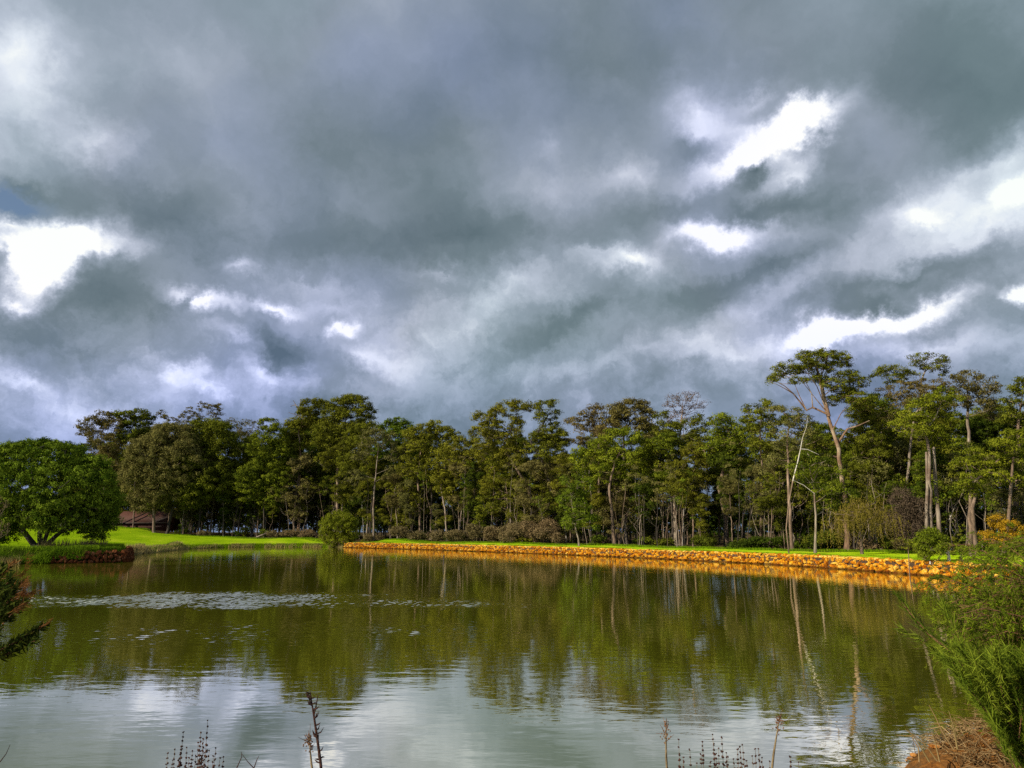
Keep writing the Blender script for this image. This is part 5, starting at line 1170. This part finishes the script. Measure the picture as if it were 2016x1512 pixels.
shoot([(1940,1360),(1890,1315),(1850,1285),(1815,1262),(1785,1245)], 4.05, 4.15, .005, 200, .045, .22)
shoot([(1940,1355),(1905,1290),(1880,1240),(1862,1200)], 4.1, 4.3, .005, 200, .05, .2)
for i in range(165):
    a = RS.uniform(-.35, 1.5); l = RS.uniform(120, 310)
    sx = RS.uniform(1900, 2120); sy = RS.uniform(1330, 1540) + max(0, (1980 - sx)) * .55
    ex = sx - math.sin(1.15 - a) * l; ey = sy - math.cos(1.15 - a) * l * .85
    if ey < 1270: ey = 1270 + RS.uniform(0, 60)
    lim = 1842 + max(0, ey - 1290) * .85
    if ex < lim: ex = lim + RS.uniform(0, 40)
    lim = 1900 + max(0, sy - 1330) * .75
    if sx < lim: sx = lim + RS.uniform(0, 60)
    Y0 = RS.uniform(3.8, 4.6)
    shoot([(sx, sy), ((sx + ex) / 2 + RS.uniform(-8, 8), (sy + ey) / 2 + 12), (ex, ey)], Y0, Y0 + RS.uniform(-.2, .2), .0040, 210, .042, .24, tint=RS.uniform(.3, .75))
for i in range(90):
    sx = RS.uniform(2000, 2190); sy = RS.uniform(1430, 1640); l = RS.uniform(90, 230); a = RS.uniform(-.2, 1.0)
    ex = sx - math.sin(a) * l; ey = sy - math.cos(a) * l; ex = max(ex, 1850 + max(0, ey - 1290) * .85); Y0 = RS.uniform(3.7, 4.3)
    shoot([(sx, sy), ((sx + ex) / 2, (sy + ey) / 2 + 10), (ex, ey)], Y0, Y0, .0040, 200, .042, .26, tint=RS.uniform(.1, .6))
sb.build('stem', M['redstem'], o, origin=b); lb.build('foliage', M['needle'], o, origin=b)

# bush branches entering at left
b = atY(-120, 1330, 4.0); o = tag(empty('narrow_leaved_bush', tuple(b)), 'dark narrow-leaved bush with rusty tips poking in at the left edge of the water', 'bush')
lb, sb, rb = MB(), MB(), MB()
def twig(pts, Y, r, n, ll, wid, tgtmb, spread=.5, tint=.4, start=.1):
    P = np.array([atY(a, c_, Y + RS.uniform(-.05, .05)) for a, c_ in pts]); tube(sb, P, np.linspace(r, r * .3, len(P)), 5)
    L = np.concatenate([[0], np.cumsum(np.linalg.norm(np.diff(P, axis=0), axis=1))]); u = RS.uniform(start, 1, n) * L[-1]
    c = np.stack([np.interp(u, L, P[:, k]) for k in range(3)], 1)
    d = norm(P[-1] - P[0]); T = norm(d + RS.normal(size=(n, 3)) * spread); N = norm(RS.normal(size=(n, 3)) + [0, -.3, .8]); sz = ll * RS.uniform(.6, 1.2, n)
    leafquads(tgtmb, c + T * sz[:, None], N, sz, sz * wid, np.clip(tint + RS.normal(size=n) * .25, 0, 1), T)
twig([(-60,1310),(-10,1285),(30,1265),(60,1245),(85,1232)], 3.9, .006, 260, .028, .20, lb)
twig([(-60,1330),(-10,1300),(20,1285),(55,1265),(70,1262)], 3.9, .006, 240, .028, .20, lb)
twig([(40,1262),(65,1246),(85,1232),(98,1222)], 3.9, .002, 50, .022, .09, rb, .2)
for (x, y, e) in [(-15,1290,(5,1200)),(-20,1260,(12,1165)),(-30,1220,(20,1140)),(-10,1240,(30,1160)),(-15,1200,(5,1120)),(5,1230,(30,1200)),(-30,1180,(14,1118)),(0,1180,(38,1150)),(0,1215,(45,1185)),(-30,1290,(-5,1210))]:
    twig([(x, y), ((x + e[0]) / 2 - 4, (y + e[1]) / 2), e], RS.uniform(3.8, 4.3), .004, 170, .026, .20, lb, .5)
    twig([((x + e[0]) / 2, (y + e[1]) / 2), e, (e[0] + 14, e[1] - 8)], RS.uniform(4.0, 4.4), .002, 40, .024, .07, rb, .35)
for i in range(9):
    x, y = RS.uniform(-20, 10), RS.uniform(1130, 1230); twig([(x, y), (x + RS.uniform(18, 42), y - RS.uniform(-10, 40)), (x + RS.uniform(35, 62), y - RS.uniform(-10, 45))], RS.uniform(4.2, 4.6), .002, 80, .026, .07, rb, .3)
sb.build('stem', M['redstem'], o, origin=b); lb.build('leaf', M['darkleaf'], o, origin=b); rb.build('young_shoots', M['rustleaf'], o, origin=b)
